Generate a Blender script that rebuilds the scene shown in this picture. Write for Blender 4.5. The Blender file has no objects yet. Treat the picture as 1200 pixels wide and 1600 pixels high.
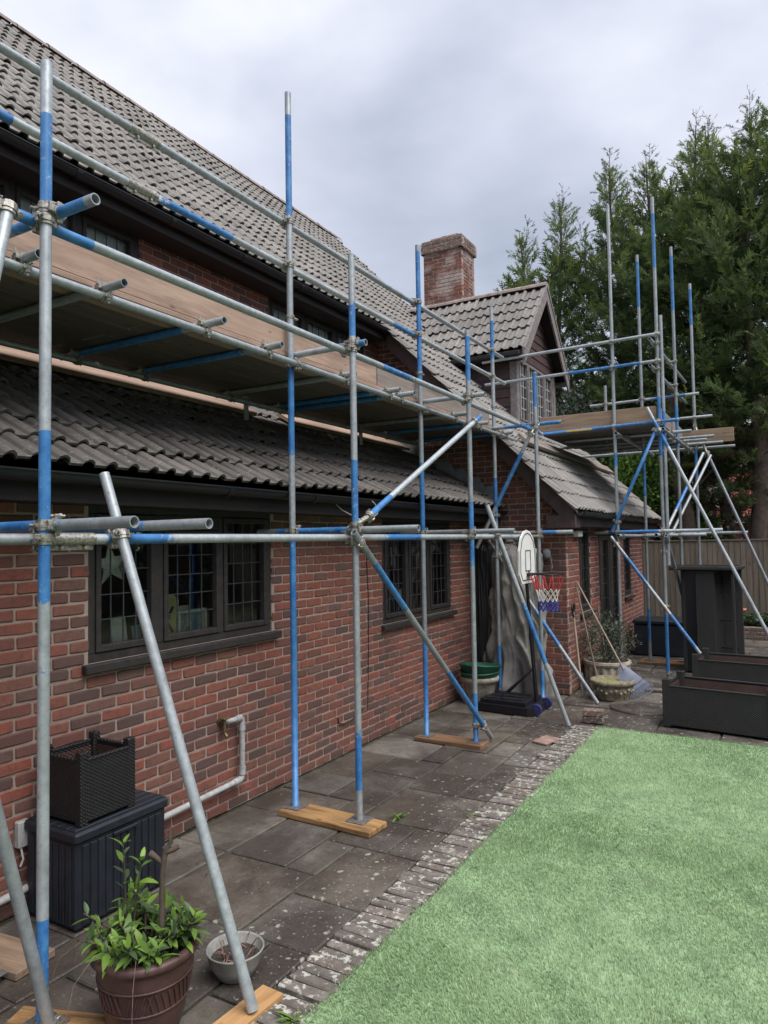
import bpy, math, random
import numpy as np
from mathutils import Vector, Matrix

rnd = random.Random(7)
rng = np.random.default_rng(7)
scene = bpy.context.scene
COL = scene.collection

# ------------------------------------------------------------------ camera
# x: out from the house wall, y: along the wall, z: up.  Photo 1200x1600, focal 1100 px.
FPX = 1100.0
CAM = np.array([3.71, 0.0, 1.98])
def _cam_rot():
    y = np.array([1234 - 600, 838 - 800, FPX]); y /= np.linalg.norm(y)
    n = np.cross(y, np.array([1, -0.0165, 0.0])); n /= np.linalg.norm(n)
    if n[1] > 0: n = -n
    return np.stack([np.cross(y, n), y, n])
ROT = _cam_rot()
cam_data = bpy.data.cameras.new('camera')
cam_data.sensor_fit = 'VERTICAL'; cam_data.sensor_height = 36.0
cam_data.lens = 36.0 * FPX / 1600.0
cam_data.clip_start = 0.05; cam_data.clip_end = 3000
cam = bpy.data.objects.new('camera', cam_data); COL.objects.link(cam)
_m = Matrix.Identity(4)
for i in range(3):
    _m[i][0] = ROT[i, 0]; _m[i][1] = -ROT[i, 1]; _m[i][2] = -ROT[i, 2]; _m[i][3] = CAM[i]
cam.matrix_world = _m
scene.camera = cam
scene.render.resolution_x = 768; scene.render.resolution_y = 1024

# photo pixel -> point on a plane of the place
def ray(x, y): return ROT @ np.array([x - 600, y - 800, FPX])
def onx(x, y, v): r = ray(x, y); return CAM + r * ((v - CAM[0]) / r[0])
def ony(x, y, v): r = ray(x, y); return CAM + r * ((v - CAM[1]) / r[1])
def onz(x, y, v=0.0): r = ray(x, y); return CAM + r * ((v - CAM[2]) / r[2])

# ------------------------------------------------------------------ sky and sun
SUN_EL, SUN_AZ = math.radians(60), math.radians(105)     # azimuth measured from +y towards +x
world = bpy.data.worlds.new('World'); scene.world = world
world.use_nodes = True
wn = world.node_tree.nodes; wl = world.node_tree.links; wn.clear()
w_out = wn.new('ShaderNodeOutputWorld'); w_bg = wn.new('ShaderNodeBackground')
w_sky = wn.new('ShaderNodeTexSky'); w_sky.sky_type = 'NISHITA'; w_sky.sun_disc = False
w_sky.sun_elevation = SUN_EL; w_sky.sun_rotation = SUN_AZ
w_sky.air_density = 1.0; w_sky.dust_density = 2.0
w_tc = wn.new('ShaderNodeTexCoord')
w_map = wn.new('ShaderNodeMapping'); w_map.inputs['Scale'].default_value = (1.0, 1.0, 2.1)
w_map.inputs['Location'].default_value = (-4.1, -3.2, 1.6)
w_n1 = wn.new('ShaderNodeTexNoise'); w_n1.inputs['Scale'].default_value = 1.7
w_n1.inputs['Detail'].default_value = 6; w_n1.inputs['Roughness'].default_value = 0.47
w_n1.inputs['Distortion'].default_value = 0.15
w_cr = wn.new('ShaderNodeValToRGB')                       # cloud brightness
e = w_cr.color_ramp.elements
e[0].position = 0.32; e[0].color = (1.38, 1.55, 1.92, 1)
e[1].position = 0.66; e[1].color = (3.25, 3.33, 3.62, 1)
_e = e.new(0.5); _e.color = (2.28, 2.42, 2.85, 1)
w_mix = wn.new('ShaderNodeMixRGB'); w_mix.inputs['Fac'].default_value = 0.95
wl.new(w_tc.outputs['Generated'], w_map.inputs['Vector']); wl.new(w_map.outputs['Vector'], w_n1.inputs['Vector'])
wl.new(w_n1.outputs['Fac'], w_cr.inputs['Fac'])
wl.new(w_sky.outputs['Color'], w_mix.inputs['Color1']); wl.new(w_cr.outputs['Color'], w_mix.inputs['Color2'])
wl.new(w_mix.outputs['Color'], w_bg.inputs['Color']); wl.new(w_bg.outputs['Background'], w_out.inputs['Surface'])
w_bg.inputs['Strength'].default_value = 0.1

sun_data = bpy.data.lights.new('sun', 'SUN'); sun_data.energy = 1.5; sun_data.angle = math.radians(50)
sun_data.color = (1.0, 0.97, 0.93)
sun = bpy.data.objects.new('sun', sun_data); COL.objects.link(sun)
_sd = Vector((math.sin(SUN_AZ) * math.cos(SUN_EL), math.cos(SUN_AZ) * math.cos(SUN_EL), math.sin(SUN_EL)))
sun.rotation_euler = _sd.to_track_quat('Z', 'Y').to_euler()
sun.location = (8, -4, 20)

vs = scene.view_settings
vs.view_transform = 'Standard'; vs.look = 'None'; vs.gamma = 1.0; vs.use_curve_mapping = False
vs.exposure = 1.6

# ------------------------------------------------------------------ helpers
def tag(o, label=None, cat=None, group=None, kind=None):
    if label: o['label'] = label
    if cat: o['category'] = cat
    if group: o['group'] = group
    if kind: o['kind'] = kind
    return o

def thing(name, label, cat, loc=(0, 0, 0), rz=0.0, group=None):
    o = bpy.data.objects.new(name, None); COL.objects.link(o)
    o.empty_display_size = 0.1
    o.location = loc; o.rotation_euler = (0, 0, rz)
    return tag(o, label, cat, group)

def inst(name, mesh, parent=None, loc=(0, 0, 0), rot=(0, 0, 0), scale=(1, 1, 1), matrix=None):
    o = bpy.data.objects.new(name, mesh); COL.objects.link(o)
    if matrix is not None: o.matrix_basis = matrix
    else:
        o.location = loc; o.rotation_euler = rot; o.scale = scale
    if parent is not None: o.parent = parent
    return o

def copy_tree(o, parent=None):
    c = o.copy(); COL.objects.link(c)
    if parent is not None: c.parent = parent
    for ch in o.children: copy_tree(ch, c)
    return c

def frame_of(axis, hint=None):
    a = Vector(axis).normalized()
    h = Vector(hint) if hint is not None else (Vector((0, 0, 1)) if abs(a.z) < 0.9 else Vector((1, 0, 0)))
    u = h.cross(a)
    if u.length < 1e-6: u = Vector((0, 1, 0)).cross(a)
    u.normalize(); v = a.cross(u)
    return a, u, v

class MB:
    """collects shapes; build() links them as one mesh object"""
    def __init__(s): s.v = []; s.f = []; s.sm = []; s.at = []
    def add(s, verts, faces, smooth=False, attr=0.0):
        b = len(s.v)
        s.v.extend([tuple(p) for p in verts])
        s.f.extend([tuple(i + b for i in f) for f in faces]); s.sm.extend([smooth] * len(faces))
        if isinstance(attr, (int, float)): s.at.extend([attr] * len(verts))
        else: s.at.extend(attr)
        return s
    def box(s, lo, hi, bev=0.0, M=None):
        x0, y0, z0 = lo; x1, y1, z1 = hi
        if bev <= 0:
            vs_ = [(x0, y0, z0), (x1, y0, z0), (x1, y1, z0), (x0, y1, z0), (x0, y0, z1), (x1, y0, z1), (x1, y1, z1), (x0, y1, z1)]
            fs = [(0, 3, 2, 1), (4, 5, 6, 7), (0, 1, 5, 4), (1, 2, 6, 5), (2, 3, 7, 6), (3, 0, 4, 7)]
        else:
            b = min(bev, (x1 - x0) * .49, (y1 - y0) * .49, (z1 - z0) * .49)
            X, Y, Z = (x0, x1), (y0, y1), (z0, z1); vs_ = []; idx = {}
            for i in (0, 1):
                for j in (0, 1):
                    for k in (0, 1):
                        cx, cy, cz = X[i], Y[j], Z[k]
                        dx, dy, dz = (b if i == 0 else -b), (b if j == 0 else -b), (b if k == 0 else -b)
                        idx[i, j, k, 0] = len(vs_); vs_.append((cx, cy + dy, cz + dz))
                        idx[i, j, k, 1] = len(vs_); vs_.append((cx + dx, cy, cz + dz))
                        idx[i, j, k, 2] = len(vs_); vs_.append((cx + dx, cy + dy, cz))
            g = lambda i, j, k, a: idx[i, j, k, a]
            fs = []
            for i in (0, 1):
                q = [g(i, 0, 0, 0), g(i, 1, 0, 0), g(i, 1, 1, 0), g(i, 0, 1, 0)]; fs.append(q if i else q[::-1])
                q = [g(0, i, 0, 1), g(0, i, 1, 1), g(1, i, 1, 1), g(1, i, 0, 1)]; fs.append(q if i else q[::-1])
                q = [g(0, 0, i, 2), g(1, 0, i, 2), g(1, 1, i, 2), g(0, 1, i, 2)]; fs.append(q if i else q[::-1])
            for i in (0, 1):
                for j in (0, 1):
                    q = [g(i, j, 0, 0), g(i, j, 1, 0), g(i, j, 1, 1), g(i, j, 0, 1)]; fs.append(q if (i ^ j) else q[::-1])
                    q = [g(i, 0, j, 0), g(i, 1, j, 0), g(i, 1, j, 2), g(i, 0, j, 2)]; fs.append(q[::-1] if (i ^ j) else q)
                    q = [g(0, i, j, 1), g(1, i, j, 1), g(1, i, j, 2), g(0, i, j, 2)]; fs.append(q if (i ^ j) else q[::-1])
                    for k in (0, 1):
                        q = [g(i, j, k, 0), g(i, j, k, 1), g(i, j, k, 2)]; fs.append(q if (i + j + k) % 2 else q[::-1])
        if M is not None: vs_ = [tuple(M @ Vector(p)) for p in vs_]
        return s.add(vs_, fs)
    def tube(s, p0, p1, r, r1=None, n=12, caps=True, smooth=True, attr=0.0):
        p0 = Vector(p0); p1 = Vector(p1); r1 = r if r1 is None else r1
        a, u, v = frame_of(p1 - p0); vs_ = []
        for p, rr in ((p0, r), (p1, r1)):
            for i in range(n):
                t = 2 * math.pi * i / n
                vs_.append(p + u * (math.cos(t) * rr) + v * (math.sin(t) * rr))
        fs = [(i, (i + 1) % n, n + (i + 1) % n, n + i) for i in range(n)]
        s.add(vs_, fs, smooth, attr)
        if caps:
            s.add(vs_[:n], [tuple(range(n))[::-1]], False, attr); s.add(vs_[n:], [tuple(range(n))], False, attr)
        return s
    def path(s, pts, r, n=8, smooth=True, caps=True, attr=0.0):
        pts = [Vector(p) for p in pts]; rs = r if isinstance(r, (list, tuple)) else [r] * len(pts)
        vs_ = []; u0 = None
        for i, p in enumerate(pts):
            d = (pts[min(i + 1, len(pts) - 1)] - pts[max(i - 1, 0)])
            a, u, v = frame_of(d)
            if i == 0: u0 = u
            else:
                u0 = (u0 - a * u0.dot(a)); u0.normalize()
            v0 = a.cross(u0)
            for k in range(n):
                t = 2 * math.pi * k / n
                vs_.append(p + u0 * (math.cos(t) * rs[i]) + v0 * (math.sin(t) * rs[i]))
        fs = []
        for i in range(len(pts) - 1):
            for k in range(n):
                fs.append((i * n + k, i * n + (k + 1) % n, (i + 1) * n + (k + 1) % n, (i + 1) * n + k))
        s.add(vs_, fs, smooth, attr)
        if caps:
            s.add(vs_[:n], [tuple(range(n))[::-1]]); s.add(vs_[-n:], [tuple(range(n))])
        return s
    def lathe(s, prof, n=28, c=(0, 0, 0), smooth=True):
        vs_ = []; m = len(prof)
        for i in range(n):
            t = 2 * math.pi * i / n
            for r, z in prof: vs_.append((c[0] + r * math.cos(t), c[1] + r * math.sin(t), c[2] + z))
        fs = []
        for i in range(n):
            j = (i + 1) % n
            for k in range(m - 1): fs.append((i * m + k, j * m + k, j * m + k + 1, i * m + k + 1))
        return s.add(vs_, fs, smooth)
    def prism(s, poly, axis, lo, hi):
        """extrude a 2D polygon along an axis ('x': poly is (y,z), 'y': (x,z), 'z': (x,y))"""
        n = len(poly)
        def P(p, t): return {'x': (t, p[0], p[1]), 'y': (p[0], t, p[1]), 'z': (p[0], p[1], t)}[axis]
        vs_ = [P(p, lo) for p in poly] + [P(p, hi) for p in poly]
        fs = [tuple(range(n))[::-1], tuple(range(n, 2 * n))] + [(i, (i + 1) % n, n + (i + 1) % n, n + i) for i in range(n)]
        return s.add(vs_, fs)
    def mesh(s, name, mat, attrname=None):
        me = bpy.data.meshes.new(name)
        me.from_pydata(s.v, [], s.f); me.materials.append(mat)
        if any(s.sm): me.polygons.foreach_set('use_smooth', s.sm)
        if attrname:
            a = me.attributes.new(attrname, 'FLOAT', 'POINT'); a.data.foreach_set('value', s.at)
        me.update(); return me
    def build(s, name, mat, parent=None, fix=True, attrname=None, loc=(0, 0, 0), rot=(0, 0, 0)):
        me = s.mesh(name, mat, attrname)
        if fix: fix_normals(me)
        return inst(name, me, parent, loc, rot)

import bmesh
def fix_normals(me):
    bm = bmesh.new(); bm.from_mesh(me)
    bmesh.ops.recalc_face_normals(bm, faces=bm.faces[:]); bm.to_mesh(me); bm.free()

def np_mesh(name, V, F, mat, parent=None, smooth=False, attr=None, loc=(0, 0, 0)):
    """V (n,3), F (m,3) or (m,4) arrays"""
    me = bpy.data.meshes.new(name); k = F.shape[1]
    me.vertices.add(len(V)); me.vertices.foreach_set('co', np.ascontiguousarray(V, dtype=np.float32).ravel())
    me.loops.add(F.size); me.loops.foreach_set('vertex_index', np.ascontiguousarray(F, dtype=np.int32).ravel())
    me.polygons.add(len(F)); me.polygons.foreach_set('loop_start', np.arange(0, F.size, k, dtype=np.int32))
    me.polygons.foreach_set('loop_total', np.full(len(F), k, dtype=np.int32))
    if smooth: me.polygons.foreach_set('use_smooth', np.ones(len(F), dtype=bool))
    if attr is not None:
        a = me.attributes.new('tone', 'FLOAT', 'POINT'); a.data.foreach_set('value', np.ascontiguousarray(attr, dtype=np.float32))
    me.materials.append(mat); me.update(); me.validate()
    return inst(name, me, parent, loc)

# ------------------------------------------------------------------ materials
class NT:
    def __init__(s, name):
        s.m = bpy.data.materials.new(name); s.m.use_nodes = True
        s.t = s.m.node_tree; s.t.nodes.clear()
        s.out = s.n('OutputMaterial'); s.p = s.n('BsdfPrincipled')
        s.l(s.p.outputs[0], s.out.inputs['Surface'])
    def n(s, kind, **kw):
        x = s.t.nodes.new('ShaderNode' + kind)
        for k, v in kw.items(): setattr(x, k, v)
        return x
    def l(s, a, b): s.t.links.new(a, b)
    def pos(s, obj=False):
        if obj: return s.n('TexCoord').outputs['Object']
        return s.n('NewGeometry').outputs['Position']
    def noise(s, vec, scale, detail=4, rough=0.55, dist=0.0, out='Fac'):
        x = s.n('TexNoise'); x.inputs['Scale'].default_value = scale; x.inputs['Detail'].default_value = detail
        x.inputs['Roughness'].default_value = rough; x.inputs['Distortion'].default_value = dist
        if vec is not None: s.l(vec, x.inputs['Vector'])
        return x.outputs[out]
    def mapping(s, vec, scale=(1, 1, 1), rot=(0, 0, 0), loc=(0, 0, 0)):
        x = s.n('Mapping'); x.inputs['Scale'].default_value = scale; x.inputs['Rotation'].default_value = rot
        x.inputs['Location'].default_value = loc
        s.l(vec, x.inputs['Vector']); return x.outputs[0]
    def voronoi(s, vec, scale, feature='F1', out='Distance', rand=1.0):
        x = s.n('TexVoronoi'); x.feature = feature; x.inputs['Scale'].default_value = scale
        x.inputs['Randomness'].default_value = rand
        s.l(vec, x.inputs['Vector']); return x.outputs[out]
    def ramp(s, fac, stops, interp='LINEAR'):
        x = s.n('ValToRGB'); cr = x.color_ramp; cr.interpolation = interp
        while len(cr.elements) < len(stops): cr.elements.new(0.5)
        for el, (p, c) in zip(cr.elements, stops):
            el.position = p; el.color = (c, c, c, 1) if isinstance(c, (int, float)) else (*c, 1)
        s.l(fac, x.inputs['Fac']); return x.outputs['Color']
    def math(s, op, a, b=None, c=None, clamp=False):
        x = s.n('Math', operation=op); x.use_clamp = clamp
        for i, q in enumerate((a, b, c)):
            if q is None: continue
            if isinstance(q, (int, float)): x.inputs[i].default_value = q
            else: s.l(q, x.inputs[i])
        return x.outputs[0]
    def mix(s, fac, a, b, mode='MIX'):
        x = s.n('MixRGB', blend_type=mode)
        for i, q in enumerate((fac, a, b)):
            if isinstance(q, (int, float)): x.inputs[i].default_value = q if i == 0 else (q, q, q, 1)
            elif isinstance(q, tuple): x.inputs[i].default_value = (*q, 1)
            else: s.l(q, x.inputs[i])
        return x.outputs[0]
    def attr(s, name): return s.n('Attribute', attribute_name=name).outputs['Fac']
    def piece(s):
        """a random number for each piece, whether it is an object of its own or an island of a joined mesh"""
        a = s.n('ObjectInfo').outputs['Random']; b = s.n('NewGeometry').outputs['Random Per Island']
        return s.math('FRACT', s.math('ADD', a, b))
    def bump(s, h, strength=0.3, dist=0.01):
        x = s.n('Bump'); x.inputs['Strength'].default_value = strength; x.inputs['Distance'].default_value = dist
        s.l(h, x.inputs['Height']); s.l(x.outputs[0], s.p.inputs['Normal']); return x.outputs[0]
    def set(s, color=None, rough=None, metal=None, spec=None):
        for key, q in (('Base Color', color), ('Roughness', rough), ('Metallic', metal), ('Specular IOR Level', spec)):
            if q is None: continue
            if isinstance(q, (int, float)): s.p.inputs[key].default_value = q
            elif isinstance(q, tuple): s.p.inputs[key].default_value = (*q, 1)
            else: s.l(q, s.p.inputs[key])
        return s

def m_simple(name, col, rough=0.6, var=0.25, scale=12, metal=0.0, bump=0.15, bscale=60, spec=0.4, obj=False):
    t = NT(name); p = t.pos(obj)
    f = t.noise(p, scale, 5, 0.6)
    c = t.mix(t.ramp(f, [(0.3, 0.0), (0.7, 1.0)]), tuple(x * (1 - var) for x in col), tuple(min(1, x * (1 + var)) for x in col))
    t.set(c, t.math('ADD', t.math('MULTIPLY', f, 0.25), rough - 0.12), metal, spec)
    if bump: t.bump(t.noise(p, bscale, 4, 0.6), bump, 0.004)
    return t.m

def m_brick(name, ramp, lichen=0.0, eff=0.0, speck=(0.33, 0.2, 0.16), stain=(0.10, 0.058, 0.05), lscale=34):
    t = NT(name); p = t.pos()
    r = t.piece()
    base = t.ramp(r, ramp)
    f = t.noise(p, 22, 6, 0.65); f2 = t.noise(p, 150, 3, 0.6); f3 = t.noise(p, 1.1, 3, 0.5)
    c = t.mix(t.ramp(f, [(0.42, 0.0), (0.7, 0.75)]), base, stain)
    c = t.mix(t.ramp(f2, [(0.55, 0.0), (0.75, 0.45)]), c, speck)
    c = t.mix(t.ramp(f3, [(0.45, 0.0), (0.75, 0.35)]), c, (0.13, 0.085, 0.075))
    zz = t.n('SeparateXYZ'); t.l(p, zz.inputs[0])
    damp = t.math('MULTIPLY', t.ramp(t.noise(p, 3.4, 5, 0.65), [(0.36, 0.0), (0.6, 1.0)]), t.math('SUBTRACT', 1.0, t.math('MULTIPLY', zz.outputs[2], 1.7), clamp=True))
    c = t.mix(t.math('MULTIPLY', damp, 0.5), c, (0.075, 0.06, 0.048))
    if eff: c = t.mix(t.math('MULTIPLY', t.ramp(t.noise(p, 2.6, 4, 0.6), [(0.45, 0.0), (0.62, 1.0)]), t.ramp(f2, [(0.3, 0.35), (0.6, eff)])), c, (0.62, 0.56, 0.53))
    if lichen: c = t.mix(t.ramp(t.noise(p, lscale, 5, 0.68), [(0.54, 0.0), (0.6, lichen)]), c, (0.56, 0.55, 0.5))
    t.set(c, 0.85, spec=0.25)
    t.bump(t.math('ADD', f, t.math('MULTIPLY', f2, 0.5)), 0.55, 0.006)
    return t.m

RED_RAMP = [(0.0, (0.09, 0.058, 0.055)), (0.16, (0.135, 0.064, 0.055)), (0.36, (0.2, 0.07, 0.054)), (0.62, (0.258, 0.08, 0.056)), (0.84, (0.24, 0.096, 0.068)), (1.0, (0.135, 0.083, 0.073))]
M = {}
M['brick'] = m_brick('brick_red', RED_RAMP)
M['brick_stack'] = m_brick('brick_chimney', RED_RAMP, eff=0.6)
M['brick_far'] = m_brick('brick_far', [(0, (0.22, 0.09, 0.07)), (0.5, (0.34, 0.13, 0.09)), (1, (0.4, 0.2, 0.14))])
M['brick_cap'] = m_brick('brick_weathered', [(0, (0.10, 0.085, 0.075)), (0.6, (0.16, 0.125, 0.11)), (1, (0.2, 0.12, 0.1))], lichen=0.4)
M['edging'] = m_brick('brick_edging', [(0, (0.11, 0.098, 0.088)), (0.4, (0.19, 0.172, 0.155)), (0.75, (0.25, 0.225, 0.2)), (1, (0.2, 0.155, 0.13))], lichen=0.7, speck=(0.36, 0.335, 0.3), stain=(0.075, 0.066, 0.058), lscale=24)

def m_mortar():
    t = NT('mortar'); p = t.pos()
    f = t.noise(p, 40, 5, 0.7)
    c = t.mix(f, (0.3, 0.228, 0.19), (0.45, 0.36, 0.31))
    c = t.mix(t.ramp(t.noise(p, 1.3, 3), [(0.4, 0.0), (0.75, 0.5)]), c, (0.2, 0.155, 0.13))
    t.set(c, 0.95, spec=0.15); t.bump(t.noise(p, 190, 4, 0.7), 0.8, 0.006)
    return t.m
M['mortar'] = m_mortar()

def m_tile(name, c0, c1, c2, moss=0.5):
    t = NT(name); p = t.pos(); r = t.piece()
    base = t.ramp(r, [(0, c0), (0.5, c1), (1, c2)])
    f = t.noise(p, 9, 6, 0.65); f2 = t.noise(p, 120, 4, 0.7)
    c = t.mix(t.ramp(f, [(0.35, 0.0), (0.7, 0.6)]), base, tuple(x * 0.55 for x in c1))
    c = t.mix(t.ramp(t.noise(p, 26, 5, 0.7), [(0.58, 0.0), (0.66, moss)]), c, (0.34, 0.33, 0.29))
    c = t.mix(t.ramp(f2, [(0.5, 0.0), (0.8, 0.35)]), c, (0.09, 0.08, 0.075))
    c = t.mix(t.math('MULTIPLY', t.ramp(t.noise(p, 0.9, 5, 0.65), [(0.42, 0.0), (0.68, 1.0)]), 0.5), c, tuple(x * 0.6 for x in c0))
    t.set(c, 0.92, spec=0.2); t.bump(t.math('ADD', f, f2), 0.45, 0.005)
    return t.m
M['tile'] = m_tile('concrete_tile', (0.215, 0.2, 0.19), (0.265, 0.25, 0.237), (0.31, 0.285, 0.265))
M['tile_shaded'] = m_tile('concrete_tile_shaded', (0.12, 0.109, 0.102), (0.16, 0.147, 0.138), (0.2, 0.18, 0.167))  # same tile made darker: shade under the platform put into the colour
M['tile_red'] = m_tile('clay_tile', (0.25, 0.075, 0.07), (0.33, 0.10, 0.09), (0.4, 0.15, 0.13), 0.2)
M['ridge'] = m_simple('ridge_tile', (0.25, 0.2, 0.18), 0.9, 0.35, 9)
M['lead'] = m_simple('lead', (0.2, 0.21, 0.22), 0.55, 0.3, 14, bump=0.3)
M['dark_wood'] = m_simple('dark_stained_wood', (0.018, 0.0125, 0.0125), 0.6, 0.35, 9, bump=0.2)
M['weatherboard'] = m_simple('weatherboard_stain', (0.075, 0.045, 0.045), 0.6, 0.3, 12, bump=0.25)
M['frame'] = m_simple('window_frame_brown', (0.035, 0.03, 0.03), 0.5, 0.3, 20, bump=0.15)
M['pale_frame'] = m_simple('weathered_frame', (0.21, 0.185, 0.18), 0.75, 0.35, 16, bump=0.3)
M['came'] = m_simple('lead_came', (0.07, 0.075, 0.085), 0.45, 0.2, 30, bump=0, metal=0.3)
M['pale_came'] = m_simple('pale_came', (0.5, 0.5, 0.52), 0.5, 0.2, 30, bump=0)
M['plastic_black'] = m_simple('black_plastic', (0.011, 0.011, 0.0125), 0.42, 0.25, 15, bump=0.08)
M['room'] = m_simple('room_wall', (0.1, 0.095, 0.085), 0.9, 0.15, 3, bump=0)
M['white'] = m_simple('white_paint', (0.72, 0.72, 0.7), 0.5, 0.08, 8, bump=0.05)
M['grey_pipe'] = m_simple('grey_pipe', (0.36, 0.36, 0.36), 0.5, 0.3, 18, bump=0.1)
M['brass'] = m_simple('brass', (0.2, 0.15, 0.08), 0.5, 0.4, 40, metal=0.7)
M['cable'] = m_simple('cable', (0.02, 0.017, 0.016), 0.6, 0.1, 30, bump=0)
M['wire'] = m_simple('pale_wire', (0.5, 0.48, 0.46), 0.5, 0.1, 30, bump=0)
M['curtain'] = m_simple('net_curtain', (0.75, 0.76, 0.78), 0.9, 0.2, 30, bump=0.3)
M['soil'] = m_simple('soil', (0.045, 0.036, 0.03), 0.95, 0.5, 60, bump=0.9, bscale=90)
M['bark'] = m_simple('bark', (0.075, 0.055, 0.045), 0.9, 0.4, 14, bump=0.9, bscale=30)

def m_glass(name, tint=(0.9, 0.95, 0.93)):
    t = NT(name)
    t.t.nodes.remove(t.p)
    tr = t.n('BsdfTransparent'); tr.inputs[0].default_value = (*tint, 1)
    gl = t.n('BsdfGlossy'); gl.inputs['Roughness'].default_value = 0.015
    gl.inputs['Color'].default_value = (0.95, 0.95, 0.95, 1)
    fr = t.n('Fresnel'); fr.inputs['IOR'].default_value = 1.62
    mx = t.n('MixShader')
    t.l(t.math('ADD', t.math('MULTIPLY', fr.outputs[0], 1.15), 0.045, clamp=True), mx.inputs[0])
    t.l(tr.outputs[0], mx.inputs[1]); t.l(gl.outputs[0], mx.inputs[2])
    t.l(mx.outputs[0], t.out.inputs['Surface'])
    return t.m
M['glass'] = m_glass('window_glass')

def m_galv():
    t = NT('galvanised_tube'); p = t.pos(); ip = t.piece()
    f = t.noise(p, 28, 6, 0.7); g = t.noise(p, 5, 4, 0.6); sp = t.noise(p, 230, 3, 0.6)
    steel = t.mix(t.ramp(f, [(0.3, 0.0), (0.7, 1.0)]), (0.32, 0.35, 0.375), (0.5, 0.535, 0.56))
    steel = t.mix(t.ramp(g, [(0.45, 0.0), (0.72, 0.55)]), steel, (0.22, 0.235, 0.245))
    steel = t.mix(t.ramp(sp, [(0.64, 0.0), (0.72, 0.5)]), steel, (0.16, 0.15, 0.13))
    steel = t.mix(t.ramp(t.noise(p, 13, 7, 0.8), [(0.6, 0.0), (0.7, 0.55)]), steel, (0.17, 0.105, 0.07))
    steel = t.mix(t.ramp(t.noise(p, 75, 5, 0.75), [(0.62, 0.0), (0.68, 0.8)]), steel, (0.66, 0.66, 0.63))
    tone = t.math('ADD', t.math('MULTIPLY', ip, 0.4), 0.72)
    steel = t.mix(1.0, steel, tone, 'MULTIPLY')
    blue = t.mix(t.ramp(t.noise(p, 11, 5, 0.7), [(0.3, 0.0), (0.7, 1.0)]), (0.016, 0.105, 0.33), (0.07, 0.24, 0.5))
    ma = t.math('ADD', t.attr('paint'), t.math('MULTIPLY', t.math('SUBTRACT', t.noise(p, 26, 8, 0.8), 0.5), 3.3))
    ma = t.math('MULTIPLY', t.math('SUBTRACT', ma, 0.42), 9.0, clamp=True)
    c = t.mix(ma, steel, blue)
    t.set(c, t.math('ADD', t.math('MULTIPLY', f, 0.28), 0.3), t.math('MULTIPLY', t.math('SUBTRACT', 1.0, ma), 0.42), 0.5)
    t.bump(t.noise(p, 170, 4, 0.6), 0.12, 0.002)
    return t.m
M['galv'] = m_galv()
M['coupler'] = m_simple('coupler_steel', (0.36, 0.34, 0.3), 0.42, 0.55, 70, metal=0.75, bump=0.3, bscale=160)
M['steel_plate'] = m_simple('base_plate', (0.15, 0.145, 0.14), 0.6, 0.4, 40, metal=0.4, bump=0.3)

def m_wood(name, c0, c1, axis, rough=0.75, dirt=(0.1, 0.075, 0.06), dirt_amt=0.5):
    """axis: 0/1/2 = the way the grain runs (object space)"""
    t = NT(name); p = t.pos(True)
    sc = [26.0, 26.0, 26.0]; sc[axis] = 1.6
    v = t.n('VectorMath', operation='ADD'); oi = t.n('ObjectInfo')
    cx = t.n('CombineXYZ'); t.l(t.math('MULTIPLY', oi.outputs['Random'], 37.0), cx.inputs[0]); t.l(t.math('MULTIPLY', oi.outputs['Random'], 17.0), cx.inputs[1])
    t.l(p, v.inputs[0]); t.l(cx.outputs[0], v.inputs[1]); q = v.outputs[0]
    g = t.noise(t.mapping(q, tuple(sc)), 1.0, 6, 0.65, 0.6)
    k = t.noise(q, 3.2, 3, 0.5)
    c = t.mix(t.ramp(g, [(0.3, 0.0), (0.7, 1.0)]), c0, c1)
    c = t.mix(t.math('MULTIPLY', t.ramp(t.noise(t.mapping(q, tuple(1.3 if i == axis else 11.0 for i in range(3))), 1.0, 7, 0.7), [(0.44, 0.0), (0.66, 1.0)]), dirt_amt), c, dirt)
    kn = t.ramp(t.voronoi(t.mapping(q, tuple(3.5 if i == axis else 9 for i in range(3))), 1.0), [(0.06, 1.0), (0.13, 0.0)])
    c = t.mix(t.math('MULTIPLY', kn, 0.7), c, tuple(x * 0.35 for x in c0))
    c = t.mix(1.0, c, t.math('ADD', t.math('MULTIPLY', oi.outputs['Random'], 0.3), 0.82), 'MULTIPLY')
    t.set(c, rough, spec=0.25); t.bump(t.math('ADD', g, t.noise(q, 160, 3)), 0.3, 0.004)
    return t.m
M['plank_new'] = m_wood('plank_new_y', (0.3, 0.205, 0.155), (0.43, 0.305, 0.24), 1, dirt=(0.16, 0.105, 0.08), dirt_amt=0.75)
M['plank_old'] = m_wood('plank_old_y', (0.2, 0.165, 0.145), (0.31, 0.26, 0.23), 1, dirt=(0.1, 0.085, 0.075), dirt_amt=0.6)
M['plank_mid_x'] = m_wood('plank_mid_x', (0.24, 0.16, 0.105), (0.36, 0.26, 0.185), 0, dirt=(0.11, 0.08, 0.06), dirt_amt=0.55)
M['deck'] = m_wood('deck_plank_y', (0.085, 0.068, 0.06), (0.145, 0.118, 0.104), 1, dirt_amt=0.7)
M['deck_x'] = m_wood('deck_plank_x', (0.085, 0.068, 0.06), (0.145, 0.118, 0.104), 0, dirt_amt=0.7)
M['sole'] = m_wood('sole_plank_x', (0.36, 0.19, 0.075), (0.5, 0.3, 0.13), 0, dirt=(0.085, 0.05, 0.03), dirt_amt=1.0)
M['sole_y'] = m_wood('sole_plank_y', (0.42, 0.23, 0.095), (0.58, 0.35, 0.17), 1, dirt=(0.17, 0.085, 0.04), dirt_amt=0.5)
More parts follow.
